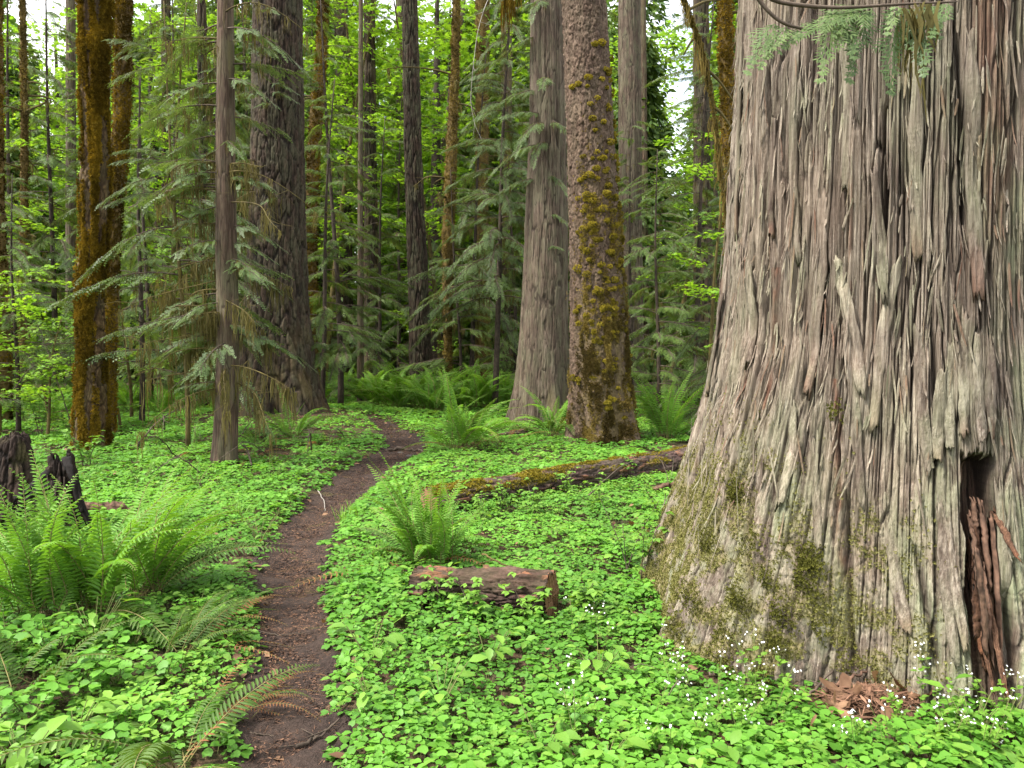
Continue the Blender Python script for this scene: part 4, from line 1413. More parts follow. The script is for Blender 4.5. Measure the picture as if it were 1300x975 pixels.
sapling(236, 11.0, 6.2, 'cedar', 34, 'young cedar with drooping mossy sprays between the golden maple and slender cedar', 1.1, .95, rad=.04)
sapling(432, 17.5, 9.5, 'hemlock', 44, 'feathery young hemlock right of the dark fir, drooping over the trail bend', 1.4, 1.0)
sapling(480, 22, 8, 'hemlock', 34, 'dark full skirted hemlock left of the slim grey fir', .6, 1.1)
sapling(628, 18.5, 11, 'cedar', 60, 'shaggy dark cedar with drooping boughs left of the grey cedar', 2.6, 1.15)
sapling(597, 22, 10, 'cedar', 40, 'drooping cedar behind the crooked snag stem', 2.2, 1.2)
sapling(655, 22.5, 9, 'hemlock', 30, 'hemlock filling the shade behind the grey cedar', .8, 1.2)
sapling(835, 14.5, 5.2, 'hemlock', 40, 'young blue green hemlock right of the mossy spruce', .5, .85)
sapling(880, 17, 9, 'hemlock', 46, 'tall feathery hemlock between the spruce and the giant cedar', .8, 1.15)
sapling(918, 13, 4.6, 'cedar', 26, 'small cedar with low sprays against the left edge of the giant cedar', .4, .75)
sapling(800, 19, 7, 'hemlock', 34, 'hemlock with layered boughs covering the foot of the straight grey trunk', .6, 1.1)
sapling(190, 17, 7.5, 'hemlock', 34, 'hemlock with airy boughs behind the thinner mossy maple', 1.2, 1.1)
sapling(70, 23, 13, 'hemlock', 44, 'tall drooping hemlock beside the sky gap at left', 3, 1.4)
sapling(275, 19, 9, 'cedar', 40, 'cedar thicket behind the slender cedar', .8, 1.15)
sapling(-40, 17, 9, 'hemlock', 34, 'hemlock at the far left edge behind the cut off mossy trunk', 1, 1.2)
sapling(345, 21, 11, 'hemlock', 30, 'hemlock hidden mostly behind the massive dark fir', 1.2, 1.2)
sapling(535, 33, 9, 'hemlock', 26, 'small far hemlock directly behind the slim grey fir', .6, 1.7)
sapling(735, 24, 12, 'cedar', 40, 'tall cedar seen between the grey cedar and the spruce', 1, 1.3)

sapling(395, 26, 13, 'hemlock', 36, 'hemlock rising behind the golden mossy stem', 1, 1.5)
sapling(690, 27, 15, 'hemlock', 34, 'tall hemlock directly behind the grey cedar', 1, 1.6)
sapling(770, 27, 15, 'hemlock', 34, 'tall hemlock directly behind the mossy spruce', 1, 1.5)
sapling(455, 26, 14, 'cedar', 36, 'cedar with long boughs behind the dark full skirted hemlock', 1.5, 1.5)
sapling(570, 30, 16, 'cedar', 36, 'tall far cedar behind the crooked snag stem', 1.5, 1.7)
sapling(230, 24, 13, 'hemlock', 36, 'tall hemlock in the bright leaves behind the young cedar', 1, 1.4)
sapling(140, 27, 14, 'hemlock', 34, 'tall hemlock behind the thinner mossy maple', 1, 1.5)
sapling(15, 27, 15, 'hemlock', 34, 'tall hemlock at the far left edge of the wood', 1, 1.5)
sapling(325, 28, 16, 'cedar', 34, 'tall cedar behind the massive dark fir', 1, 1.6)
sapling(915, 22, 14, 'hemlock', 36, 'tall hemlock at the left edge of the giant cedar, far behind', 1, 1.5)
sapling(-110, 20, 12, 'cedar', 26, 'cedar outside the left edge of the wood', 1, 1.4)
sapling(1010, 20, 12, 'hemlock', 24, 'hemlock hidden behind the giant cedar', 1, 1.4)

sapling(178, 14, 6.5, 'hemlock', 30, 'hemlock close behind the golden maple, its boughs reaching the slender cedar', .7, .95)
sapling(20, 13.5, 4.5, 'hemlock', 24, 'short hemlock at the left edge in front of the cut off mossy trunk', .5, .8)
sapling(408, 16.5, 7, 'hemlock', 26, 'thin hemlock hugging the right side of the massive dark fir', 1.0, .85)
sapling(585, 20, 6, 'hemlock', 26, 'small hemlock at the right of the crooked snag stem', .6, .95)
sapling(505, 25, 10, 'hemlock', 28, 'hemlock just left of the slim grey fir, behind it', .8, 1.2)
sapling(120, 20, 9, 'cedar', 30, 'cedar between the two mossy maple stems, farther back', 1, 1.2)
sapling(300, 17.5, 8, 'cedar', 30, 'cedar filling the gap between the slender cedar and the dark fir', .8, 1.0)

sapling(55, 12.6, 2.0, 'maple', 12, 'low yellow green maple bush between the black stumps and the golden maple', .4, .6)
sapling(-5, 13.0, 2.8, 'maple', 13, 'yellow green maple bush at the left edge behind the rounded stump', .5, .7)
sapling(150, 13.6, 1.6, 'maple', 9, 'small yellow green bush at the right foot of the golden maple', .3, .5)

sapling(60, 14.5, 2.9, 'maple', 13, 'low bright vine maple left of the golden mossy trunk', .8, .75)
sapling(20, 19, 6, 'maple', 22, 'bright leafy vine maple at far left behind the cut off trunk', .8, 1.0)
sapling(165, 15.5, 3.2, 'maple', 12, 'low vine maple with pale leaves right of the golden mossy trunk', .8, .7)
sapling(215, 21, 11, 'maple', 34, 'tall bright maple behind the young drooping cedar', 1.5, 1.1)
sapling(110, 24, 12, 'maple', 26, 'tall leafy maple behind the golden mossy trunk', 2, 1.2)
sapling(412, 25, 14, 'maple', 32, 'bright green maple above the feathery hemlock', 4, 1.3)
sapling(475, 27, 15, 'maple', 34, 'luminous maple left of the slim grey fir crown gap', 5, 1.35)
sapling(560, 25, 13, 'maple', 38, 'luminous maple between the slim grey fir and the dark cedar', 4, 1.25)
sapling(850, 21, 11, 'maple', 30, 'bright maple against the sky gap right of the spruce', 3.5, 1.1)
sapling(895, 12.5, 4.6, 'maple', 14, 'vine maple with bright leaves beside the giant cedar edge', 1.3, .7)
sapling(905, 24, 13, 'maple', 24, 'leafy maple behind the tall feathery hemlock', 2, 1.3)
sapling(545, 23.5, 2.6, 'maple', 12, 'low bright maple bush behind the fern bank', .4, 1.0)
sapling(300, 27, 14, 'maple', 24, 'bright maple behind the slender cedar and dark fir', 3, 1.3)
sapling(440, 30, 4, 'maple', 14, 'far low maple at the end of the trail', .6, 1.3)

# ------------------------------------------------------------------ the mossy arching branch by the big cedar
arch = thing('arching_maple', 'bare arching maple stem hung with golden moss before the giant cedar edge', 'tree', (W(921, 560, 9.5)[0], 9.5, gz(W(921, 560, 9.5)[0], 9.5)))
ao = np.array(arch.location)
AP = [W(935, 590, 9.5) - ao, W(931, 400, 9.5) - ao, W(924, 280, 9.5) - ao, W(914, 210, 9.45) - ao, W(905, 130, 9.4) - ao, W(892, 65, 9.3) - ao, W(874, 15, 9.2) - ao, W(862, -15, 9.1) - ao]
q = smooth_line(AP, 40)
mb = MB()
mb.tube(q, np.linspace(.032, .014, 40), 10, 0, rough=.3)
for a, e in ((26, (932, 130)), (22, (930, 165)), (30, (868, 70)), (34, (915, 0))):
    en = W(e[0], e[1], 9.4) - ao
    mb.tube(smooth_line([q[a], (q[a] + en) / 2 + (0, 0, .05), en], 10), np.linspace(.02, .008, 10), 6, 0, rough=.2)
mb.build('trunk', M['twig_moss'], arch)
mb = MB()
n = 2600
k = r.integers(6, 39, n)
f = r.uniform(0, 1, (n, 1))
P0 = q[k] * f + q[np.minimum(k + 1, 39)] * (1 - f)
N0 = unit(r.normal(0, 1, (n, 3)))
add_tufts(mb, P0 + N0 * .022, N0, .018, r, .5)
for k in range(30):
    hang_moss(mb, q[int(r.integers(14, 38))], r.uniform(.10, .36), r, 0, 9, .012, .025)
mb.build('moss', M['moss_tan'], arch)

# pale dead twig drooping before the dark cedar
tw = [(618, 0), (606, 40), (600, 90), (597, 130), (603, 160), (612, 178)]
p0 = W(618, 0, 12)
o = thing('dead_twig', 'pale bare twig drooping in front of the shaggy dark cedar', 'twig', tuple(p0))
mb = MB()
line = smooth_line([W(655, -60, 12.5) - p0] + [W(a, b, 12) - p0 for a, b in tw], 40)
mb.tube(line, np.linspace(.008, .003, 40), 5, 0, rough=.2)
for k in range(9):
    a = int(r.integers(8, 36))
    e = line[a] + np.array((r.normal(0, .08), r.normal(0, .08), -r.uniform(.05, .2)))
    mb.tube(np.array([line[a], e]), [.004, .002], 4, 0, cap=False)
mb.build('stem', M['twig_pale'], o)
mb = MB()
for k in range(14):
    hang_moss(mb, W(r.uniform(636, 655), r.uniform(-40, 5), 12.2) - p0, r.uniform(.2, .55), r, 0, 12, .02, .04)
mb.build('hanging_moss', M['moss'], o)

# ------------------------------------------------------------------ far trees: copies of a few kinds, then the wood behind
r = np.random.default_rng(71)


def far_crown(kind, h, seed):
    q_ = np.random.default_rng(seed)
    mb = MB()
    if kind == 'conifer':
        n = 8000
        t = q_.uniform(.02, 1, n) ** .85
        tier = np.round(t * 26) / 26
        z = h * (tier + q_.normal(0, .008, n))
        R_ = (1 - t * .8) * h * .24 * (0.75 + .5 * fbm(tier * 9, 0.0, 0.0, seed)) 
        a = np.floor(q_.uniform(0, 7, n)) * TAU / 7 + tier * 40 + q_.normal(0, .16, n)
        rr = R_ * np.sqrt(q_.uniform(.02, 1, n))
        P_ = np.stack([rr * np.cos(a), rr * np.sin(a), z - rr * .35 + q_.normal(0, .06, n)], -1)
        fw = np.stack([np.cos(a), np.sin(a), -.5 + q_.normal(0, .3, n)], -1) + q_.normal(0, .35, (n, 3))
        up = unit(q_.normal(0, .4, (n, 3)) + np.array((0, 0, 1)))
        sc = q_.uniform(.15, .45, n)
        mb.inst(blade(.42, 1.0, .25), frames(fw, up) * sc[:, None, None], P_, np.clip(.45 + q_.normal(0, .25, n), 0, 1))
        return mb.mesh('crown', [M['hemlock']])
    n = 4600
    k = 60
    c = np.stack([q_.normal(0, h * .12, k), q_.normal(0, h * .12, k), h * q_.uniform(.08, 1, k)], -1)
    w_ = q_.integers(0, k, n)
    P_ = c[w_] + q_.normal(0, 1, (n, 3)) * np.array((.75, .75, .22))
    a = q_.uniform(0, TAU, n)
    fw = np.stack([np.cos(a), np.sin(a), q_.normal(-.3, .3, n)], -1)
    up = unit(q_.normal(0, .4, (n, 3)) + np.array((0, 0, 1)))
    mb.inst(MAPLE, frames(fw, up) * q_.uniform(.16, .34, n)[:, None, None], P_, np.clip(q_.uniform(0, 1, n) * .6 + .5 * _h(w_, w_, w_, 3), 0, 1))
    return mb.mesh('crown', [M['maple']])


def far_trunk(h, rad, seed):
    mb = MB()
    t = np.linspace(0, 1, 16)
    q_ = np.random.default_rng(seed)
    mb.tube(np.stack([.15 * np.sin(t * 5 + seed), .1 * np.sin(t * 4), -.4 + (h + .4) * t], -1), rad * (1.1 - .95 * t) + .02, 10, 0, rough=.12, seed=seed)
    return mb.mesh('trunk', [M['pole']])


FP = []
for k, (kind, h) in enumerate((('conifer', 17), ('conifer', 22), ('maple', 14), ('conifer', 12), ('maple', 18))):
    FP.append((kind, h, far_trunk(h, .13 + h * .008, k), far_crown(kind, h, 80 + k)))
FARL = {'conifer': 'far conifer with hazy drooping boughs deep in the wood beyond the ferns', 'maple': 'far leafy tree glowing pale green deep in the wood beyond the ferns'}
far_spots = []
tries = 0
while len(far_spots) < 105 and tries < 6000:
    tries += 1
    px, Y = r.uniform(-260, 1250), r.uniform(29, 54)
    if 52 < px < 74 or 826 < px < 862 or 384 < px < 392:
        continue
    x = (px - 650) / F * Y
    if any(math.hypot(x - a, Y - b) < 2.0 for a, b, c in far_spots):
        continue
    kd = int(r.choice(5, p=[.28, .22, .18, .16, .16]))
    if 808 < px < 880:
        kd = 3
    far_spots.append((x, Y, kd))
for (x, Y, kd) in far_spots:
    kind, h, tm, cm = FP[kd]
    root = thing('far_conifer' if kind == 'conifer' else 'far_broadleaf', FARL[kind], 'tree', (x, Y, gz(x, Y)), 'far trees deep in the wood: ' + ('conifers' if kind == 'conifer' else 'broadleaves'), r.uniform(0, TAU))
    s_ = r.uniform(.8, 1.2)
    root.scale = (s_, s_, s_)
    link('trunk', tm, root)
    link('crown', cm, root)

mb = MB()
n = 160000
a = r.uniform(-.95, .95, n)
D = r.uniform(56, 78, n)
x, y = D * np.sin(a), D * np.cos(a)
pxs = 650 + F * np.tan(a)
htop = 24 + 6 * fbm(a * 14, 0.0, 0.0, 91) 
gap = np.exp(-((pxs - 62) / 30) ** 2) + np.exp(-((pxs - 845) / 26) ** 2)
htop = htop * (1 - .35 * gap)
z = gh(x, y) + htop * r.uniform(0, 1, n) ** .85
fw = unit(r.normal(0, 1, (n, 3)) * np.array((1, 1, .5)))
up = unit(r.normal(0, .6, (n, 3)) + np.array((0, -.3, 1)))
keep = fbm(x * .35, y * .35, z * .35, 93) > -.12 - .5 * sstep(7, 2, z)
mb.inst(MAPLE, (frames(fw, up) * r.uniform(.5, 1.15, n)[:, None, None])[keep], np.stack([x, y, z], -1)[keep], np.clip(.5 + .9 * fbm(x * .25, y * .25, z * .3, 95) + r.normal(0, .15, n), 0, 1)[keep])
tag(mb.build('far_wood', M['far']), 'mass of pale green foliage closing the wood far behind the trunks', 'woodland', None, 'stuff')

# ------------------------------------------------------------------ ferns
def frond_mesh(name, L, e0, e1, pairs, mats, seed, wmax=.085, bare=.12, sweep=0.0):
    q_ = np.random.default_rng(seed)
    k = 26
    t = np.linspace(0, 1, k)
    e = e0 + (e1 - e0) * t ** 1.15
    st = L / (k - 1)
    yy = np.concatenate([[0], np.cumsum(np.cos(e[:-1]) * st)])
    zz = np.concatenate([[0], np.cumsum(np.sin(e[:-1]) * st)])
    xx = sweep * L * t ** 2
    pts = np.stack([xx, yy, zz], -1)
    mb = MB()
    mb.tube(pts, .0042 * (1 - .75 * t), 5, 0, cap=False)
    ts = bare + (1 - bare) * ((np.arange(pairs) + .5) / pairs)
    prof = wmax * np.minimum(1, ((ts - bare) / .16 + .3)) * np.clip((1.03 - ts) / .62, 0, 1) ** .75
    c = np.stack([np.interp(ts, t, pts[:, a]) for a in range(3)], -1)
    tg = unit(np.stack([np.interp(ts, t, np.gradient(pts[:, a])) for a in range(3)], -1))
    sx = np.broadcast_to(np.array((1.0, 0, 0)), tg.shape)
    up = unit(np.cross(sx, tg))
    pin = leaflet(1, 1, .10, .16)
    pin[0][:, 0] *= 1.0
    for sd in (-1, 1):
        dv = unit(sx * sd * .93 + tg * (.32 + .3 * ts[:, None]) - up * q_.normal(.12, .07, (pairs, 1)) + up * q_.normal(0, .05, (pairs, 1)))
        fr = frames(dv, up)
        ln = prof * q_.uniform(.88, 1.1, pairs)
        wd = np.minimum(.018, .17 * ln + .003)
        sc = np.stack([wd, ln, ln], -1)
        mb.inst(pin, fr * sc[:, None, :], c + up * .001, np.clip(.35 + .5 * ts + q_.normal(0, .1, pairs), 0, 1), 1)
    return mb.mesh(name, mats)


SHAPES = [(1.40, .25, .03), (1.25, -.15, .07), (1.08, -.5, -.09), (.9, -.6, .06), (.5, -.4, .08), (1.48, .8, -.03)]
FR = {}
for mt in ('fern', 'fern_old', 'fern_dead'):
    FR[mt] = [frond_mesh('frond', 1.0, a, b, 34 if mt != 'fern_dead' else 24, [M['rachis'], M[mt]], 100 + k, sweep=c, wmax=.10 if mt != 'fern_dead' else .06) for k, (a, b, c) in enumerate(SHAPES)]
CLEAR = []


def fern(px, py, label, n, size, old=0, dead=0, up=None, azc=None, azw=math.pi, group=None, Y=None, scatter=.05, seed=0):
    q_ = np.random.default_rng(seed + 1000)
    x, y = G(px, py)
    if Y:
        x, y = (px - 650) / F * Y, Y
    root = thing('sword_fern', label, 'fern', (x, y, gz(x, y) - .01), group)
    CLEAR.append((x, y, .10 * size + .04))
    for k in range(n + old + dead):
        mt = 'fern' if k < n else ('fern_old' if k < n + old else 'fern_dead')
        if mt == 'fern':
            sh = int(q_.choice(up if up else [0, 1, 2, 5]))
        elif mt == 'fern_old':
            sh = int(q_.choice([2, 3, 4]))
        else:
            sh = int(q_.choice([3, 4]))
        a = (k * 2.399 + q_.normal(0, .35)) if azc is None else azc + q_.uniform(-azw, azw)
        s_ = size * q_.uniform(.58, 1.14)
        p = (q_.normal(0, scatter), q_.normal(0, scatter), 0)
        o = link('frond' if mt != 'fern_dead' else 'dead_frond', FR[mt][sh], root, p, (q_.normal(0, .13) - (.15 if mt == 'fern_dead' else 0), q_.normal(0, .22), a), s_)
    return root


fern(58, 812, 'large bright sword fern in the left foreground, nearest the left edge', 28, .90, 3, seed=1, up=[0, 5, 5, 0, 1], scatter=.10)
fern(128, 800, 'tall bright sword fern in the left foreground, its fronds upright', 28, .92, 3, seed=2, up=[0, 5, 5, 0, 1], scatter=.08)
fern(186, 772, 'bright sword fern in the left foreground leaning right toward the trail', 23, .95, 3, seed=3, azc=-1.1, azw=1.4, up=[0, 0, 1, 1], scatter=.07)
fern(20, 740, 'bright sword fern behind the left foreground clump, below the black stump', 9, .7, 1, seed=4, up=[0, 1, 5])
fern(228, 985, 'dark old sword fern lying low at the bottom left corner by the trail', 0, .78, 10, 5, seed=5, scatter=.06)
fern(25, 900, 'dark old sword fern at the left edge among the broad green leaves', 0, .75, 8, 0, seed=6)
fern(225, 850, 'flattened sword fern of dull and withered fronds beside the trail', 0, .6, 9, 6, seed=7, azc=-1.2, azw=1.3)
fern(545, 722, 'bushy bright sword fern behind the sawn log piece', 30, .86, 5, 5, seed=8, up=[0, 0, 5, 1], scatter=.06)
fern(588, 578, 'bright sword fern at the edge of the trail bend, left of the withered fronds', 24, 1.2, 2, 2, seed=9, up=[0, 1, 5, 2], scatter=.09)
fern(640, 572, 'brown withered sword fern lying at the foot of the grey cedar', 0, .85, 2, 7, seed=10)
fern(702, 562, 'arching darker sword fern between the grey cedar and the mossy spruce', 11, 1.15, 7, 1, seed=11, up=[1, 2, 0])
fern(846, 566, 'tall upright sword fern just right of the mossy spruce', 15, 1.25, 1, 0, seed=12, up=[5, 5, 0, 0])
fern(882, 552, 'low sword fern between the upright fern and the giant cedar', 8, .75, 5, 1, seed=13)
fern(372, 566, 'dark sword fern at the right foot of the massive dark fir', 9, 1.0, 6, 1, seed=14)
fern(330, 575, 'small dull sword fern at the left foot of the massive dark fir', 3, .6, 6, 2, seed=15)
fern(292, 905, 'orange brown withered fern spilling onto the left edge of the trail', 0, .42, 1, 11, azc=-1.3, azw=1.2, seed=16)
fern(268, 800, 'half withered low fern at the left edge of the trail, above the orange brown one', 0, .42, 5, 5, azc=-1.4, azw=1.0, seed=17)
for k, (px, Y) in enumerate(((485, 19), (510, 18), (535, 18.5), (560, 19.5), (500, 21), (530, 21.5), (590, 18.5), (615, 19), (640, 20), (575, 21.5), (605, 22), (470, 20.5), (550, 17.2), (655, 21.5))):
    fern(px, 0, 'bright sword fern packed with others in the fern bank below the slim grey fir', 26, 1.5, 2, 0, group='ferns of the bank below the slim grey fir', Y=Y, seed=20 + k, up=[0, 1, 1, 2], scatter=.12)
for k, (px, Y) in enumerate(((420, 22), (440, 24), (415, 26), (455, 26), (400, 20.5), (430, 29), (462, 23))):
    fern(px, 0, 'pale sword fern in the thicket right of the massive dark fir', 18, 1.3, 2, 0, group='ferns of the thicket right of the dark fir', Y=Y, seed=40 + k, up=[0, 1, 2], scatter=.12)
for k, (px, Y) in enumerate(((165, 17), (185, 18.5), (205, 16.5), (235, 17.5), (150, 20), (255, 19), (220, 21))):
    fern(px, 0, 'sword fern in the row between the golden maple and the slender cedar', 17, 1.25, 3, 0, group='ferns between the golden maple and the slender cedar', Y=Y, seed=50 + k, up=[0, 1, 2], scatter=.12)
for k, (px, Y) in enumerate(((20, 15.5), (45, 16.5), (70, 15), (8, 18), (60, 19), (-25, 14), (95, 18))):
    fern(px, 0, 'sword fern in the low thicket at far left behind the black stump', 16, 1.2, 2, 0, group='ferns at far left behind the stump', Y=Y, seed=60 + k, up=[0, 1, 2], scatter=.12)
for k, (px, Y) in enumerate(((860, 17), (895, 16), (830, 18), (915, 18.5), (875, 20), (770, 19), (745, 18), (690, 22))):
    fern(px, 0, 'sword fern in the shade behind the mossy spruce and giant cedar', 10, 1.0, 5, 0, group='ferns in the shade behind the spruce', Y=Y, seed=70 + k, up=[0, 1, 2], scatter=.12)

# ------------------------------------------------------------------ fallen logs and the stump
LOGS = []


def log_piece(name, p0, p1, r0, r1, label, seed, ns=90, nl=240, style='log', mat='bark_log', moss=.5, cut=True, sink=.25):
    p0, p1 = np.array(p0, float), np.array(p1, float)
    LOGS.append((p0, p1, min(r0, r1) * .95))
    L = np.linalg.norm(p1 - p0)
    root = thing(name, label, 'log', tuple(p0))
    dv = (p1 - p0) / L
    fr = frames(np.array([dv]), np.array([(0, 0, 1.0)]))[0]
    th = np.arange(ns) * TAU / ns
    zs = np.linspace(0, L, nl)
    T_, Z_ = np.meshgrid(th, zs)
    rr = r0 + (r1 - r0) * zs / L
    d_, A_ = bark_disp(style, T_, Z_, (r0 + r1) / 2, seed)
    d_ = d_ * 1.5 + .14 * rr[:, None] * fbm(np.cos(T_), np.sin(T_), Z_ * 2.1, seed) + .05 * rr[:, None] * fbm(np.cos(T_) * 5, np.sin(T_) * 5, Z_ * 9, seed)
    R_ = rr[:, None] + d_
    P_ = fr[:, 0] * (R_ * np.cos(T_))[..., None] + fr[:, 2] * (R_ * np.sin(T_))[..., None] + dv * Z_[..., None]
    A_['moss'] = moss * sstep(.1, .8, np.sin(T_)) * sstep(-.2, .3, fbm(np.cos(T_) * 2, np.sin(T_) * 2, Z_ * 2.5, seed + 1))
    A_['lich'] = np.full(T_.shape, .4)
    A_['red'] = .8 * sstep(.8, .97, A_['cell'])
    mb = MB()
    mb.add(P_, grid_faces(nl, ns))
    mb.build('bark', M[mat], root, True, A_)
    if cut:
        for e, z in ((0, -.004), (-1, L + .004)):
            mb = MB()
            ring = P_[e] * .98 + dv * (z - zs[e]) + (P_[e].mean(0)) * .02
            cc = ring.mean(0)
            rings = [cc + (ring - cc) * f for f in (1, .75, .5, .25)]
            v = np.vstack(rings + [cc[None]])
            v = v + dv * (np.random.default_rng(seed).normal(0, .004, len(v)))[:, None]
            f_ = []
            for a in range(3):
                j = np.arange(ns)
                f_.append(np.stack([a * ns + j, a * ns + (j + 1) % ns, (a + 1) * ns + (j + 1) % ns, (a + 1) * ns + j], -1))
            j = np.arange(ns)
            mb.add(v, [np.vstack(f_), np.stack([3 * ns + j, 3 * ns + (j + 1) % ns, np.full(ns, 4 * ns)], -1)])
            mb.build('cut_end', M['cut'], root)
    return root, P_, A_, th


def onground(px, py, up=0.0):
    x, y = G(px, py)
    return np.array((x, y, gz(x, y) + up))


a = onground(545, 652, .095)
b = onground(905, 592, .12)
LG = log_piece('fallen_log', a, b + (b - a) * .12, .145, .17, 'long fallen mossy log lying behind the ground cover, before the spruce', 201, 100, 420, moss=1.0)
mb = MB()
r = np.random.default_rng(202)
w_ = LG[2]['moss'] ** 1.5
idx = r.choice(w_.size, 6500, p=w_.ravel() / w_.sum())
i, j = np.unravel_index(idx, w_.shape)
add_tufts(mb, LG[1][i, j], unit(LG[1][i, j] - LG[1][i].mean(1)), .016, r, 0)
mb.build('moss', M['moss_green'], LG[0])
a = onground(530, 768, .085)
b = onground(700, 788, .11)
SL = log_piece('sawn_log', a, b, .128, .142, 'short sawn log piece with purple brown bark and a tan cut end, beside the trail', 210, 170, 200, moss=.15, mat='bark_sawn')
log_piece('fallen_log', onground(600, 566, .03), onground(668, 556, .06), .05, .06, 'small rotten log among withered fronds at the foot of the grey cedar', 214, 40, 60, moss=.3)


def stump(label, px, py, Y, h, rad, seed, lean=(0, 0), jag=.35, dome=0.0):
    x = (px - 650) / F * Y
    root = thing('rotten_stump', label, 'stump', (x, Y, gz(x, Y) - .05))
    ns, nl = 130, 110
    th = np.arange(ns) * TAU / ns
    s_ = np.linspace(0, 1, nl)
    T_, Z_ = np.meshgrid(th, s_)
    top = h * (1 - jag * (.5 + .5 * fbm(np.cos(th) * 1.6, np.sin(th) * 1.6, 0.0, seed, 3)) + .02 * fbm(np.cos(th) * 9, np.sin(th) * 9, 0.0, seed))
    zz = Z_ * top[None]
    d_, A_ = bark_disp('rot', T_, zz, rad, seed)
    R_ = rad * (1 + .45 * np.exp(-zz / .15) * (1 + .5 * np.cos(T_ * 4 + seed)) - .25 * Z_ + .22 * fbm(np.cos(T_) * 1.3, np.sin(T_) * 1.3, zz * 2, seed + 2)) + d_
    R_ = R_ * np.where(Z_ > .97, .80, 1) * (1 - dome * Z_ ** 3)
    P_ = np.stack([R_ * np.cos(T_) + lean[0] * zz, R_ * np.sin(T_) + lean[1] * zz, zz], -1)
    # the hollow inside
    k = 14
    inn = []
    for a in range(1, k + 1):
        f = a / k
        c = np.stack([(R_[-1] * (.8 - .65 * f)) * np.cos(th) + lean[0] * top, (R_[-1] * (.8 - .65 * f)) * np.sin(th) + lean[1] * top, top * (1 - .6 * f ** .6)], -1)
        inn.append(c)
    P_ = np.concatenate([P_, np.array(inn)])
    for key in A_:
        A_[key] = np.vstack([A_[key], np.full((k, ns), .3)])
    A_['moss'] = .5 * sstep(.1, .5, fbm(P_[..., 0] * 5, P_[..., 1] * 5, P_[..., 2] * 5, 3))
    A_['lich'] = np.zeros(A_['moss'].shape)
    A_['red'] = A_['lich']
    mb = MB()
    mb.add(P_, grid_faces(nl + k, ns))
    mb.build('wood', M['bark_rot'], root, True, A_)
    return root


stump('black rounded rotten stump at the left edge above the foreground ferns', 0, 680, 6.5, .93, .25, 221, (.05, .1), .14, .5)
st2 = stump('black jagged rotten stump with hanging rootlets, right of the rounded one', 80, 690, 6.3, .88, .14, 225, (-.05, 0), .35)
mb = MB()
for k in range(10):
    a = r.uniform(-2.6, -.6)
    p = np.array((math.cos(a) * .16, math.sin(a) * .16, r.uniform(.3, .6)))
    mb.tube(smooth_line([p, p + (r.normal(0, .03), -.03, -.15), p + (r.normal(0, .05), -.06, -.38)], 10), .004, 4, 0, cap=False)
mb.build('root', M['twig'], st2)
for k, (x0, z0, x1, z1) in enumerate(((-.10, .62, -.42, .0), (.08, .55, .40, .02), (.04, .72, .26, .30), (-.04, .5, -.30, .25))):
    mb = MB()
    ln = smooth_line([(x0, -.06, z0), ((x0 + x1) / 2 + r.normal(0, .05), -.2, (z0 + z1) / 2 + .1), (x1, -.25, z1)], 16)
    ln = ln + r.normal(0, .008, ln.shape)
    mb.tube(ln, np.linspace(.034, .010, 16), 12, 0, rough=.7, seed=k)
    mb.build('root', M['bark_rot'], st2)
log_piece('rotten_log', onground(100, 660, .07), onground(172, 655, .05), .10, .06, 'reddish crumbling piece of rotten wood right of the black stumps', 230, 50, 60, 'rot', 'deadwood', 0.0, False)

# ------------------------------------------------------------------ ground cover
TRK = np.array(TRUNKS)


def blocked(x, y, pad=0.0):
    b = np.zeros(x.shape, bool)
    for (a, c, rr) in TRUNKS:
        if a == CX:
            th = np.arctan2(y - CY, x - CX)
            b |= np.hypot(x - a, y - c) < giant_R(th, np.zeros(x.shape) + .05) - .02
        else:
            b |= np.hypot(x - a, y - c) < rr + pad
    return b


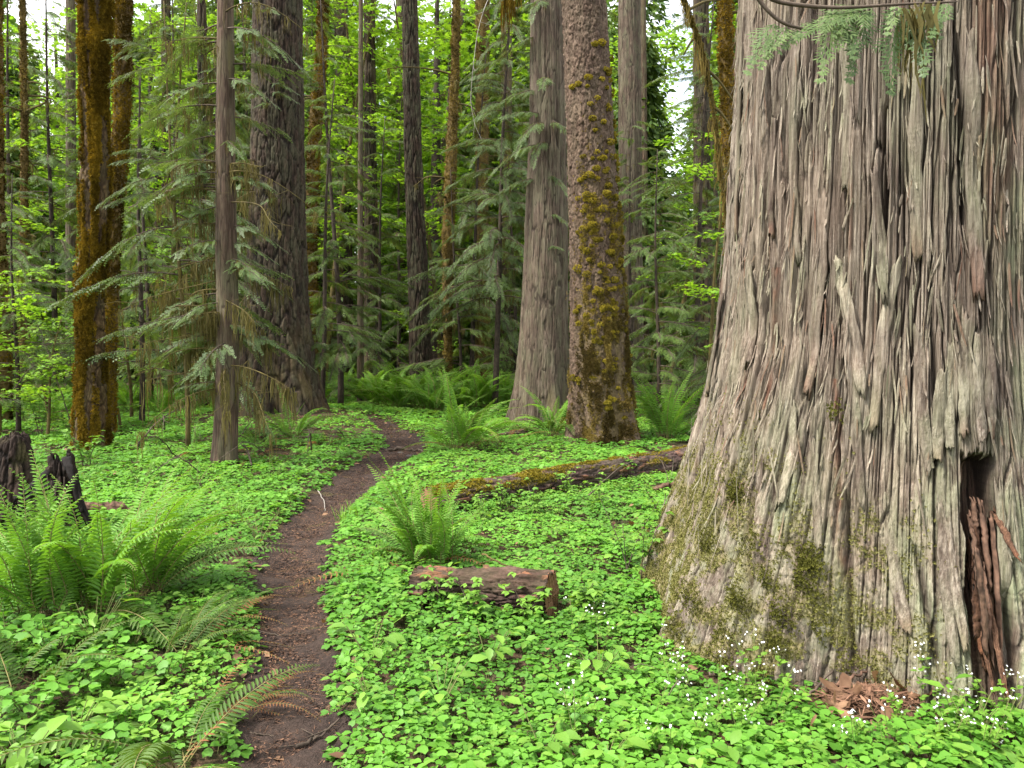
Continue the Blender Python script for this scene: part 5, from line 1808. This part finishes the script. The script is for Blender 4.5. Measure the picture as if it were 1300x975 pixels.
r = np.random.default_rng(301)
mb = MB()
mh = MB()
BANDS = [(1.6, 3.2, 1000, .074), (3.2, 5, 950, .076), (5, 9, 640, .080), (9, 15, 340, .092), (15, 27, 130, .128)]
for (y0, y1, dens, size) in BANDS:
    xw = .72 * y1 + 1.6
    n = int(dens * 2 * xw * (y1 - y0))
    x = r.uniform(-xw, xw, n)
    y = r.uniform(y0, y1, n)
    td = trail_dist(x, y)
    edge = .97 + .34 * fbm(x * 4.5, y * 4.5, 0.0, 310) 
    bare = fbm(x * .9, y * .9, 3.0, 311) + .45 * fbm(x * 3.2, y * 3.2, 1.0, 312)
    lim = .70 - .22 * sstep(4.4, 6, y)
    ok = (td > edge) & (~blocked(x, y)) & (bare < lim + r.normal(0, .12, n))
    # litter heap at the foot of the big cedar
    hx, hy = G(1105, 905)
    ok &= ~((np.hypot((x - hx) / 1.5, y - hy) < .20 + r.normal(0, .04, n)))
    # dull floor under the dark fir and round fern crowns
    for (qa, qb, rad_) in LOGS:
        tq = np.clip(((x - qa[0]) * (qb[0] - qa[0]) + (y - qa[1]) * (qb[1] - qa[1])) / ((qb[0] - qa[0]) ** 2 + (qb[1] - qa[1]) ** 2), 0, 1)
        ok &= np.hypot(x - qa[0] - tq * (qb[0] - qa[0]), y - qa[1] - tq * (qb[1] - qa[1])) > rad_
    ok &= ~((np.hypot(x + 4.6, y - 15) < 1.6 + r.normal(0, .3, n)))
    for (a, b, c) in CLEAR:
        if y0 - 1 < b < y1 + 1:
            ok &= np.hypot(x - a, y - b) > c
    x, y = x[ok], y[ok]
    td = td[ok]
    n = len(x)
    lush = np.clip(.5 + .55 * fbm(x * 1.1, y * 1.1, 0.0, 320) + .35 * fbm(x * 3.3, y * 3.3, 0.0, 321), 0, 1.3)
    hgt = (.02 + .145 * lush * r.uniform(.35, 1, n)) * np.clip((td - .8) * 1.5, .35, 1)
    P_ = np.stack([x, y, gh(x, y) + hgt], -1)
    a = r.uniform(0, TAU, n)
    fw = np.stack([np.cos(a), np.sin(a), r.normal(0, .16, n)], -1)
    up = unit(np.stack([r.normal(0, .20, n), r.normal(-.06, .20, n), np.ones(n)], -1))
    sc = size * (.45 + 1.0 * r.uniform(0, 1, n) ** 1.4) * (.75 + .4 * lush)
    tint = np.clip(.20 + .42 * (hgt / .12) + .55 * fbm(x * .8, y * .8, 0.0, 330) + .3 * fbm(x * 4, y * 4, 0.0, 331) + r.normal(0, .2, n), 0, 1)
    kind = r.uniform(0, 1, n)
    hb = fbm(x * .55, y * .55, 7.0, 340)
    isherb = kind < (.10 + .30 * sstep(.05, .5, hb) + .25 * sstep(3.0, 2.2, y) * sstep(.6, 1.6, x))
    mb.inst(TREF, (frames(fw, up) * sc[:, None, None])[~isherb], P_[~isherb], tint[~isherb])
    k = isherb
    for rep in range(3):
        a2 = a[k] + rep * 2.1 + r.normal(0, .3, k.sum())
        f2 = np.stack([np.cos(a2), np.sin(a2), r.normal(.15, .25, k.sum())], -1)
        mh.inst(OVATE, frames(f2, up[k]) * (sc[k] * r.uniform(.4, .75, k.sum()))[:, None, None], P_[k] + np.array((0, 0, .012)) * rep, np.clip(tint[k] + r.normal(.05, .15, k.sum()), 0, 1))
    if y1 <= 9:      # stalks
        m_ = r.uniform(0, 1, n) < .8
        sd = np.array((.0012, 0, 0))
        b0 = P_[m_] - np.stack([r.normal(0, .012, m_.sum()), r.normal(0, .012, m_.sum()), hgt[m_]], -1)
        v = np.stack([b0 - sd, b0 + sd, P_[m_] + sd * .7, P_[m_] - sd * .7], 1).reshape(-1, 3)
        mb.add(v, np.arange(len(v)).reshape(-1, 4), 1, .5)
tag(mb.build('sorrel_carpet', [M['clover'], M['stem']]), 'bright green carpet of three leaved wood sorrel covering the forest floor', 'ground cover', None, 'stuff')
tag(mh.build('herb_carpet', M['herb']), 'low broad leaved herbs mixed through the sorrel carpet', 'ground cover', None, 'stuff')

# needles and leaf scraps on the trail and bare soil
mb = MB()
n = 30000
k = r.integers(0, 119, n)
sx = r.normal(0, .55, n)
nrm2 = unit(np.stack([np.gradient(tc_[:, 1]), -np.gradient(tc_[:, 0])], 1))
f = r.uniform(0, 1, n)
c = tc_[k] * (1 - f[:, None]) + tc_[np.minimum(k + 1, 119)] * f[:, None] + nrm2[k] * (sx * th_[k])[:, None]
ok = c[:, 1] > 1.2
c = c[ok]
n = len(c)
a = r.uniform(0, TAU, n)
fw = np.stack([np.cos(a), np.sin(a), r.normal(0, .12, n)], -1)
P_ = np.stack([c[:, 0], c[:, 1], gh(c[:, 0], c[:, 1]) + .016 + r.uniform(0, .01, n)], -1)
wid = np.where(r.uniform(0, 1, n) < .8, .05, .4)
sc = np.stack([wid, np.ones(n), np.ones(n)], -1) * (r.uniform(.012, .045, n) * np.where(wid > .1, .5, 1))[:, None]
mb.inst(blade(1, 1, .05), frames(fw, np.array((0, 0, 1.0))) * sc[:, None, :], P_, r.uniform(0, 1, n))
tag(mb.build('needle_litter', M['needles']), 'reddish fallen needles and scraps scattered over the trail', 'litter', None, 'stuff')
oc_v = np.array([(1, 0, 0), (-1, 0, 0), (0, 1, 0), (0, -1, 0), (0, 0, 1), (0, 0, -1)], float) * np.array((1, .8, .6))
oc_f = [np.array([(0, 2, 4), (2, 1, 4), (1, 3, 4), (3, 0, 4), (2, 0, 5), (1, 2, 5), (3, 1, 5), (0, 3, 5)])]
n = 16000
k = r.integers(0, 119, n)
f = r.uniform(0, 1, n)
sx = r.normal(0, .6, n)
c = tc_[k] * (1 - f[:, None]) + tc_[np.minimum(k + 1, 119)] * f[:, None] + nrm2[k] * (sx * th_[k])[:, None]
c = c[(c[:, 1] > 1.2) & (fbm(c[:, 0] * 4, c[:, 1] * 4, 0.0, 366) > -.25)]
n = len(c)
mb = MB()
fw = unit(r.normal(0, 1, (n, 3)))
mb.inst((oc_v, oc_f), frames(fw, np.array((0.1, .2, 1.0))) * (.0025 + .010 * r.uniform(0, 1, n) ** 3)[:, None, None], np.stack([c[:, 0], c[:, 1], gh(c[:, 0], c[:, 1]) + .018], -1), r.uniform(0, 1, n))
tag(mb.build('soil_crumbs', M['trail'], smooth=False), 'loose crumbs of dark soil on the trail', 'soil', None, 'stuff')
mb = MB()
n = 7000
x = r.uniform(-9, 9, n)
y = r.uniform(1.7, 17, n)
bare = fbm(x * .9, y * .9, 3.0, 311) + .45 * fbm(x * 3.2, y * 3.2, 1.0, 312)
td = trail_dist(x, y)
ok = ((bare > .18) | (np.hypot(x + 4.6, y - 15) < 2) | ((td < 1.35) & (td > .95))) & ~blocked(x, y)
x, y = x[ok], y[ok]
n = len(x)
a = r.uniform(0, TAU, n)
fw = np.stack([np.cos(a), np.sin(a), r.normal(0, .3, n)], -1)
up = unit(np.stack([r.normal(0, .35, n), r.normal(0, .35, n), np.ones(n)], -1))
mb.inst(OVATE, frames(fw, up) * r.uniform(.03, .09, n)[:, None, None], np.stack([x, y, gh(x, y) + r.uniform(.012, .04, n)], -1), r.uniform(0, 1, n))
tag(mb.build('leaf_litter', M['litter']), 'brown dead leaves showing in gaps of the ground cover', 'litter', None, 'stuff')

# grass tufts by the trail
def grass(px, py, label, n, h, seed):
    q_ = np.random.default_rng(seed)
    p = onground(px, py)
    o = thing('grass_tuft', label, 'grass', tuple(p))
    mb = MB()
    for k in range(n):
        a = q_.uniform(0, TAU)
        t = np.linspace(0, 1, 6)
        l = h * q_.uniform(.5, 1.1)
        bend = q_.uniform(.2, .8)
        c = np.stack([math.cos(a) * bend * l * t ** 1.6, math.sin(a) * bend * l * t ** 1.6, l * (t - .35 * bend * t ** 2)], -1) + np.array((q_.normal(0, .04), q_.normal(0, .04), 0))
        sd = np.array((-math.sin(a), math.cos(a), 0)) * .003
        wv = np.array((.8, 1, 1, .85, .6, .1))[:, None]
        v = np.concatenate([c - sd * wv, c + sd * wv])
        mb.add(v, np.array([(b, b + 1, 7 + b, 6 + b) for b in range(5)]), 0, q_.uniform(.4, 1))
    mb.build('blade', M['herb'], o)


grass(440, 662, 'small grass tuft at the right edge of the trail below the bend', 46, .22, 401)
grass(478, 712, 'short grass tuft just left of the bushy fern', 40, .2, 402)
grass(492, 735, 'low grass tuft left of the sawn log piece', 30, .17, 403)
grass(300, 660, 'wispy grass among the sorrel on the left bank', 36, .24, 404)
grass(262, 690, 'wispy grass right of the left foreground ferns', 36, .24, 405)

# ------------------------------------------------------------------ herbs with white flowers round the foot of the big cedar
r = np.random.default_rng(501)


def flower_plant(x, y, h, nf, big=False):
    o = thing('white_wildflower', 'slender wildflower with tiny white blooms among the greens at the giant cedar foot', 'wildflower', (x, y, gz(x, y)), 'white wildflowers round the giant cedar foot')
    ms, ml, mf = MB(), MB(), MB()
    for s_ in range(max(1, nf // 3)):
        a = r.uniform(0, TAU)
        l = h * r.uniform(.7, 1.15)
        e = np.array((math.cos(a) * l * .35, math.sin(a) * l * .35, l))
        ln = smooth_line([(0, 0, 0), e * .5 + (0, 0, .02), e], 8)
        ms.tube(ln, .0014, 4, 0, cap=False)
        for q_ in (2, 4, 5):
            for sd in (0, math.pi):
                b = r.uniform(0, 1.5) + sd
                fr = frames(np.array([(math.cos(b), math.sin(b), .25)]), np.array([(0, 0, 1.0)]))
                ml.inst(OVATE, fr * r.uniform(.022, .05), [ln[q_]], r.uniform(.4, 1))
        for q_ in range(3):
            p = e + np.array((r.normal(0, .016), r.normal(0, .016), r.uniform(-.015, .015)))
            ms.tube(np.array([ln[-2], p]), .0008, 3, 0, cap=False)
            nv = unit(np.array((r.normal(0, .5), -.5 + r.normal(0, .4), .8)))
            for k in range(5):
                b = k * TAU / 5
                u = unit(np.cross(nv, (0, 0.3, 1)))
                v_ = np.cross(nv, u)
                dv = u * math.cos(b) + v_ * math.sin(b) + nv * .2
                mf.inst(leaflet(.6, 1, .05, .05), frames(np.array([dv]), nv) * .0054, [p], 1.0)
    ms.build('stem', M['stem'], o)
    ml.build('foliage', M['herb'], o)
    mf.build('blossom', M['petal'], o)


sp = []
while len(sp) < 62:
    if r.uniform() < .42:
        px, py = r.uniform(800, 1010), r.uniform(838, 985)
    elif r.uniform() < .75:
        px, py = r.uniform(1060, 1310), r.uniform(860, 985)
    else:
        px, py = r.uniform(700, 880), r.uniform(800, 960)
    x, y = G(px, py)
    th = math.atan2(y - CY, x - CX)
    if math.hypot(x - CX, y - CY) < float(giant_R(np.array(th), np.array(.05))) + .02 or math.hypot((px - 1105) / 1.8, (py - 905)) < 30:
        continue
    sp.append((x, y))
for (x, y) in sp:
    flower_plant(x, y, r.uniform(.10, .24), int(r.integers(3, 9)))
for (px, py, h) in ((1228, 905, .30), (1270, 900, .34), (1165, 885, .20), (960, 905, .26), (1190, 900, .26), (1250, 925, .24), (1215, 935, .2), (1140, 930, .16), (1290, 945, .25), (1265, 960, .18)):
    x, y = G(px, py)
    flower_plant(x, y, h, 10)


def broad_plant(px, py, label, n, size, h, seed, mat='herb', name='broadleaf_herb', tref=False):
    q_ = np.random.default_rng(seed)
    p = onground(px, py)
    o = thing(name, label, 'plant', tuple(p))
    ms, ml = MB(), MB()
    for k in range(n):
        a = q_.uniform(0, TAU)
        l = h * q_.uniform(.5, 1.1)
        e = np.array((math.cos(a) * l * .6, math.sin(a) * l * .6, l))
        ms.tube(smooth_line([(0, 0, 0), e * .5 + (0, 0, .1 * h), e], 6), .0018, 4, 0, cap=False)
        fr = frames(np.array([(math.cos(a), math.sin(a), q_.normal(-.1, .2))]), unit(np.array([(q_.normal(0, .2), q_.normal(0, .2), 1)])))
        ml.inst(TREF if tref else OVATE, fr * size * q_.uniform(.6, 1.2), [e], q_.uniform(.3, 1))
    ms.build('stem', M['stem'], o)
    ml.build('foliage', M[mat], o)


for k, (px, py, lb, n, s_, h, tr) in enumerate(((1005, 960, 'large three leaved sorrel plant left of the litter heap at the bottom edge', 9, .10, .12, True), (1080, 965, 'large sorrel plant below the litter heap at the bottom edge', 7, .11, .10, True),
                                               (770, 975, 'broad oval leaved seedling at the bottom edge right of centre', 8, .10, .12, False), (820, 930, 'broad leaved seedling left of the white flowers', 7, .09, .11, False),
                                               (1235, 945, 'round leaved herb under white flowers near the right edge', 12, .075, .16, False), (1275, 930, 'round leaved herb at the right edge below the hollow', 10, .07, .2, False),
                                               (470, 905, 'pale broad leaved herb at the right edge of the trail', 9, .08, .13, False), (40, 930, 'broad leaved sorrel plant near the bottom left corner', 14, .12, .16, True),
                                               (110, 905, 'leafy sorrel plant among the old fronds at left', 14, .11, .17, True), (30, 985, 'low leafy herb in the bottom left corner', 14, .11, .14, False),
                                               (170, 840, 'sorrel plant in the shade right under the foreground ferns', 16, .10, .18, True), (250, 800, 'sorrel plant between the foreground ferns and the trail', 16, .085, .14, True),
                                               (70, 860, 'sorrel plant at left just below the nearest bright fern', 16, .11, .2, True), (150, 890, 'broad sorrel plant at left between two old fern fronds', 16, .11, .18, True),
                                               (210, 880, 'low sorrel plant beside the flattened dull fern', 14, .09, .15, True), (95, 950, 'large leaved herb low at left above the bottom corner', 14, .11, .16, False), (160, 960, 'sorrel plant at the bottom left among old fronds', 14, .11, .15, True),
                                               (10, 860, 'sorrel plant on the left edge below the bright fern', 14, .11, .2, True), (255, 930, 'small sorrel plant at the left edge of the trail near the bottom', 12, .08, .12, True), (120, 840, 'leafy herb right at the foot of the upright bright fern', 14, .09, .22, False),
                                               (520, 800, 'dark leaved creeping herb in front of the sawn log piece', 10, .08, .08, False))):
    broad_plant(px, py, lb, n, s_, h, 520 + k, 'clover' if tr else 'herb', 'sorrel_plant' if tr else 'broadleaf_herb', tr)


def shrub(px, py, label, n, h, seed, size=.06):
    q_ = np.random.default_rng(seed)
    p = onground(px, py)
    o = thing('berry_shrub', label, 'shrub', tuple(p))
    ms, ml = MB(), MB()
    for k in range(n):
        a = q_.uniform(0, TAU)
        l = h * q_.uniform(.7, 1.1)
        pts = smooth_line([(q_.normal(0, .03), q_.normal(0, .03), 0), (math.cos(a) * l * .12, math.sin(a) * l * .12, l * .5), (math.cos(a) * l * .4, math.sin(a) * l * .4, l)], 12)
        ms.tube(pts, np.linspace(.0045, .0018, 12), 5, 0, cap=False)
        for q in range(9):
            c = pts[int(q_.integers(5, 12))] + q_.normal(0, .03, 3)
            b = q_.uniform(0, TAU)
            for rep in range(3):
                b2 = b + (rep - 1) * .9
                ml.inst(OVATE, frames(np.array([(math.cos(b2), math.sin(b2), -.15)]), unit(np.array([(q_.normal(0, .25), q_.normal(0, .25), 1)]))) * size * q_.uniform(.6, 1.1), [c], q_.uniform(.1, .9))
    ms.build('stem', M['twig'], o)
    ml.build('foliage', M['herb'], o)


shrub(815, 750, 'thin dark stemmed shrub left of the giant cedar, in front', 4, .58, 541)
shrub(795, 735, 'thin dark stemmed shrub just behind the front one by the giant cedar', 3, .5, 542)
shrub(845, 690, 'small leafy shrub between the fallen log and the giant cedar', 4, .42, 543, .055)
shrub(678, 655, 'small leafy sprig standing before the middle of the long log', 4, .28, 544, .055)
shrub(760, 650, 'leafy sprig before the right half of the long log', 3, .3, 545, .055)
shrub(640, 775, 'small sprig growing against the front of the sawn log piece', 2, .2, 546, .05)
shrub(735, 790, 'trailing leafy sprig at the cut end of the sawn log piece', 4, .22, 547, .07)
shrub(40, 690, 'leafy sprig in front of the black rounded stump', 4, .4, 548, .07)
shrub(110, 600, 'leafy bush at the foot of the golden mossy maple', 6, .5, 549, .08)
shrub(50, 560, 'leafy bush at far left behind the rounded stump', 6, .8, 550, .1)

# ------------------------------------------------------------------ litter heap, fallen leaves, twigs
hp = onground(1105, 905)


def dry_leaf(p, size, seed, label, name='fallen_leaf'):
    q_ = np.random.default_rng(seed)
    na, nr = 44, 6
    th = np.arange(na) * TAU / na
    rb = .62 + .26 * np.cos(5 * th) + .07 * np.cos(11 * th + q_.uniform(0, 6)) + .10 * np.cos(th) + q_.normal(0, .03, na)
    rings = np.linspace(0, 1, nr + 1)[1:]
    R_ = np.outer(rings, rb)
    X_, Y_ = R_ * np.sin(th), R_ * np.cos(th)
    c1, c2 = q_.uniform(.35, 1.0), q_.uniform(-.5, .6)
    Z_ = c1 * X_ ** 2 + c2 * Y_ ** 2 + .16 * fbm(X_ * 2.6, Y_ * 2.6, 0.0, seed) + .12 * rings[:, None] ** 2 * np.cos(5 * th + 1.0)
    v = np.concatenate([[(0, 0, 0)], np.stack([X_, Y_, Z_], -1).reshape(-1, 3)]) * size * .75
    f = [np.stack([np.zeros(na, int), 1 + np.arange(na), 1 + (np.arange(na) + 1) % na], -1)]
    for a in range(nr - 1):
        jj = np.arange(na)
        f.append(np.stack([1 + a * na + jj, 1 + (a + 1) * na + jj, 1 + (a + 1) * na + (jj + 1) % na, 1 + a * na + (jj + 1) % na], -1))
    mb = MB()
    mb.add(v, f, 0, np.clip(q_.uniform(.15, .7) + .5 * fbm(v[:, 0] * 40, v[:, 1] * 40, 0.0, seed) + q_.normal(0, .06, len(v)), 0, 1))
    o = mb.build(name, M['litter'])
    o.location = tuple(p)
    o.rotation_euler = (q_.normal(0, .45), q_.normal(0, .45), q_.uniform(0, TAU))
    return tag(o, label, 'leaf')


mb = MB()
n = 1800
a, b = r.normal(0, .20, n), r.normal(0, .09, n)
z = .075 * np.exp(-(a / .2) ** 2 - (b / .1) ** 2)
x, y = hp[0] + a, hp[1] + .03 + b
P_ = np.stack([x, y, gh(x, y) + z * r.uniform(.5, 1.15, n) + .01], -1)
an = r.uniform(0, TAU, n)
fw = np.stack([np.cos(an), np.sin(an), r.normal(0, .3, n)], -1)
wid = np.where(r.uniform(0, 1, n) < .85, .05, .28)
sc = np.stack([wid, np.ones(n), np.ones(n)], -1) * r.uniform(.025, .08, n)[:, None]
mb.inst(blade(1, 1, .1), frames(fw, np.array((0, 0, 1.0))) * sc[:, None, :], P_, r.uniform(0, 1, n), 0)
o = tag(mb.build('litter_heap', M['needles']), 'reddish heap of needles and bark shreds against the giant cedar foot', 'litter', None, 'stuff')
for k, (px, py, s_, lb) in enumerate(((1070, 900, .13, 'dry tan leaf hanging over the left end of the litter heap'), (1110, 880, .12, 'pale curled leaf on top of the litter heap'), (1150, 895, .12, 'broad pale tan leaf at the right of the litter heap'),
                                      (1135, 880, .09, 'small curled brown leaf behind the litter heap'), (1060, 915, .09, 'narrow dry leaf low on the left of the litter heap'), (1030, 945, .11, 'dark brown leaf on the soil below the litter heap'),
                                      (930, 965, .09, 'dry leaf under greens at the bottom edge'), (1175, 905, .07, 'small dry leaf at the far right of the litter heap'))):
    p = onground(px, py, .055 if py < 920 else .03)
    dry_leaf(p, s_, 560 + k, lb)


def stick(name, label, pts, rad, mat='twig', cat='twig', seed=0, side=3):
    q_ = np.random.default_rng(seed)
    p0 = np.array(pts[0])
    mb = MB()
    ln = smooth_line([np.array(p) - p0 for p in pts], 18)
    ln = ln + q_.normal(0, rad * .5, ln.shape)
    mb.tube(ln, np.linspace(rad, rad * .45, 18), 6, 0, rough=.3, seed=seed)
    for k in range(side):
        a = int(q_.integers(4, 15))
        e = ln[a] + q_.normal(0, 1, 3) * np.array((.05, .05, .015)) * rad / .006
        mb.tube(np.array([ln[a], e]), [rad * .45, rad * .2], 4, 0, cap=False)
    o = mb.build(name, M[mat])
    o.location = tuple(p0)
    return tag(o, label, cat)


stick('fallen_twig', 'dark stick lying across the right edge of the trail at the bottom', [onground(376, 940, .025), onground(400, 930, .03), onground(432, 916, .045)], .009, seed=1)
stick('fallen_twig', 'thin twig across the trail beside the withered fronds', [onground(318, 806, .022), onground(350, 805, .02), onground(398, 801, .025)], .004, seed=2, side=1)
stick('fallen_twig', 'thin twig on the trail just below the longer one', [onground(320, 818, .022), onground(355, 819, .02), onground(392, 816, .024)], .003, seed=3, side=1)
stick('fallen_twig', 'short dark twig on the trail near the brown frond', [onground(318, 925, .022), onground(348, 924, .024)], .004, seed=4, side=1)
stick('fallen_twig', 'pale thin twig at the left edge of the trail, upper part', [onground(404, 622, .03), onground(412, 632, .05), onground(413, 640, .02)], .006, 'twig_pale', seed=5, side=0)
stick('fallen_branch', 'grey bare branch lying on the sorrel left of the slender cedar', [onground(170, 578, .05), onground(200, 560, .25), onground(240, 545, .3), onground(262, 540, .35)], .014, seed=6, side=8)
stick('fallen_branch', 'thin brown branch under the slender cedar, left side', [onground(210, 598, .05), onground(235, 590, .12), onground(275, 580, .12)], .010, seed=7, side=8)
stick('fallen_branch', 'forked bare branch on the greens behind the giant cedar edge', [onground(745, 640, .08), onground(790, 622, .28), onground(840, 612, .3), onground(850, 630, .1)], .007, 'twig', seed=8, side=5)
stick('fallen_branch', 'stubby rotten branch by the left edge of the giant cedar', [onground(832, 632, .1), onground(860, 632, .12), onground(880, 640, .06)], .03, 'deadwood', seed=9, side=2)
stick('fallen_twig', 'mossy twig resting on top of the sawn log piece', [onground(612, 772, .22) + (0, .12, .06), onground(625, 772, .25) + (0, .06, .02), onground(655, 772, .20), onground(690, 778, .20)], .007, 'twig_moss', seed=10, side=3)
stick('fallen_twig', 'slim stick leaning on the giant cedar above the litter heap', [onground(1020, 900, .02), onground(1050, 880, .07), onground(1076, 868, .13)], .007, seed=11, side=1)
stick('bark_splinter', 'tan splinter leaning against the giant cedar right of the litter heap', [onground(1190, 880, .03), onground(1172, 872, .08), onground(1148, 864, .16)], .009, 'deadwood', seed=12, side=0)
stick('bark_splinter', 'flat bark shred lying on the litter heap', [onground(1045, 893, .05), onground(1075, 888, .085), onground(1105, 880, .09)], .010, 'deadwood', seed=13, side=0)
stick('exposed_root', 'dark root crossing the trail at the bend', [onground(492, 572, .0), onground(505, 570, .04), onground(525, 571, .03), onground(540, 575, .0)], .03, 'twig', 'root', seed=14, side=0)
stick('bare_sapling', 'bare leaning sapling left of the golden mossy trunk', [onground(96, 560, 0), onground(70, 560, 1.2), onground(52, 560, 1.9)], .012, seed=15, side=4)
stick('bare_sapling', 'bare arching twig rising left of the golden mossy trunk', [onground(12, 560, .7), onground(40, 560, 1.2), onground(80, 560, 1.35)], .010, seed=16, side=3)

for k, (px, py, lb) in enumerate(((610, 662, 'leafy sprig hugging the left end of the long log'), (640, 650, 'bright sprig in front of the mossy left part of the long log'), (720, 632, 'low sprig before the long log, under the grey cedar'), (800, 615, 'sprig before the right part of the long log'),
                                  (840, 602, 'sprig before the log near the giant cedar edge'), (560, 785, 'leafy sprig in front of the left end of the sawn log piece'), (600, 795, 'leafy sprig in front of the middle of the sawn log piece'), (670, 800, 'leafy sprig in front of the right end of the sawn log piece'))):
    shrub(px, py, lb, 4, .24 if py > 700 else .34, 570 + k, .05)

# dead brush under the slender cedar and the dark fir
r = np.random.default_rng(590)
for k, (px, py) in enumerate(((225, 590), (250, 575), (320, 600), (345, 590), (395, 580), (420, 572), (300, 570), (210, 560), (440, 566), (260, 610))):
    p = onground(px, py, .04)
    a = r.uniform(0, TAU)
    l = r.uniform(.5, 1.1)
    e = p + np.array((math.cos(a) * l, math.sin(a) * l, 0))
    o = stick('dead_branch', 'brown dead branch lying in the brush under the slender cedar and dark fir', [p, (p + e) / 2 + (0, 0, r.uniform(.15, .4)), e + (0, 0, r.uniform(.0, .3))], r.uniform(.007, .013), seed=800 + k, side=9)
    o['group'] = 'dead branches in the brush under the slender cedar and dark fir'
for k, (px, py, lb) in enumerate(((318, 592, 'withered brown fern in the brush between the slender cedar and the dark fir'), (405, 572, 'withered brown fern at the right foot of the dark fir'), (252, 588, 'withered brown fern left of the slender cedar foot'))):
    fern(px, py, lb, 1, .7, 3, 7, seed=90 + k)
for k in range(16):
    z = r.uniform(.9, 3.2)
    dead_branch(slim.root, np.array((float(slim.X(np.array([z]))[0]), 0, z)), r.choice([1.6, -1.7], p=[.7, .3]) + r.normal(0, .5), r.uniform(.5, 1.2), r, r.uniform(-.1, .15), r.uniform(.2, .7), 14, .45)

# stray sticks and young fronds poking through the carpet
r = np.random.default_rng(601)
k = 0
while k < 26:
    y = r.uniform(3, 13)
    x = r.uniform(-.6 * y, .55 * y)
    td = float(trail_dist(np.array([x]), np.array([y]))[0])
    if td < 1.3 or bool(blocked(np.array([x]), np.array([y]), .1)[0]):
        continue
    a, l = r.uniform(0, TAU), r.uniform(.12, .4)
    z = gz(x, y)
    e = (x + math.cos(a) * l, y + math.sin(a) * l)
    o = stick('fallen_twig', 'thin bare twig half buried in the sorrel carpet', [(x, y, z + .05), ((x + e[0]) / 2, (y + e[1]) / 2, z + r.uniform(.07, .13)), (e[0], e[1], gz(*e) + r.uniform(.04, .14))], r.uniform(.002, .0045), seed=700 + k, side=2)
    o['group'] = 'twigs lying in the sorrel carpet'
    k += 1
mb = MB()
n = 900
x, y = r.uniform(-7, 7, n), r.uniform(2, 14, n)
td = trail_dist(x, y)
ok = (td > 1.05) & ~blocked(x, y, .05) & (fbm(x * .7, y * .7, 5.0, 610) > -.05)
x, y = x[ok], y[ok]
n = len(x)
a = r.uniform(0, TAU, n)
fw = np.stack([np.cos(a), np.sin(a), r.normal(0, .3, n)], -1)
up = unit(np.stack([r.normal(0, .3, n), r.normal(0, .3, n), np.ones(n)], -1))
mb.inst(OVATE, frames(fw, up) * r.uniform(.02, .06, n)[:, None, None], np.stack([x, y, gh(x, y) + r.uniform(.06, .12, n)], -1), r.uniform(0, 1, n))
tag(mb.build('leaf_scraps', M['litter']), 'small dry leaf scraps caught on top of the green carpet', 'litter', None, 'stuff')
for k, (px, py) in enumerate(((700, 690), (620, 850), (760, 870), (560, 900), (330, 690), (210, 660), (250, 620), (820, 700), (470, 850), (690, 960), (600, 700), (350, 610), (180, 620), (870, 820))):
    sp_ = ('leafy herb standing above the sorrel right of the trail', 'leafy herb standing above the sorrel left of the trail')[px < 400]
    broad_plant(px, py, sp_, int(r.integers(7, 13)), r.uniform(.055, .085), r.uniform(.16, .28), 620 + k)
    S.collection.objects  # linked above
    o = [q for q in bpy.data.objects if q.name.startswith('broadleaf_herb') and q.get('label') == sp_]
    for q in o:
        q['group'] = 'leafy herbs above the sorrel, ' + ('left' if px < 400 else 'right') + ' of the trail'
# small stones and knots of root pressed into the trail
for k, (px, py) in enumerate(((508, 573), (520, 579), (372, 760), (402, 700), (352, 690), (388, 830), (340, 870), (420, 660))):
    p = onground(px, py, .004)
    q_ = np.random.default_rng(650 + k)
    mb = MB()
    th = np.linspace(0, TAU, 15)[:-1]
    ph = np.linspace(0, math.pi, 9)
    T_, Ph = np.meshgrid(th, ph)
    rr = (.045 if k < 2 else .018) * (1 + .3 * fbm(np.cos(T_) * np.sin(Ph) * 2, np.sin(T_) * np.sin(Ph) * 2, np.cos(Ph) * 2, 660 + k))
    mb.add(np.stack([rr * np.sin(Ph) * np.cos(T_) * 1.3, rr * np.sin(Ph) * np.sin(T_), rr * np.cos(Ph) * .6], -1), grid_faces(9, 14))
    o = mb.build('stone', M['stone'])
    o.location = tuple(p)
    tag(o, 'dark stone embedded in the trail at the bend' if k < 2 else 'pebble pressed into the dirt of the trail', 'stone', 'stones at the trail bend' if k < 2 else 'pebbles pressed into the trail')
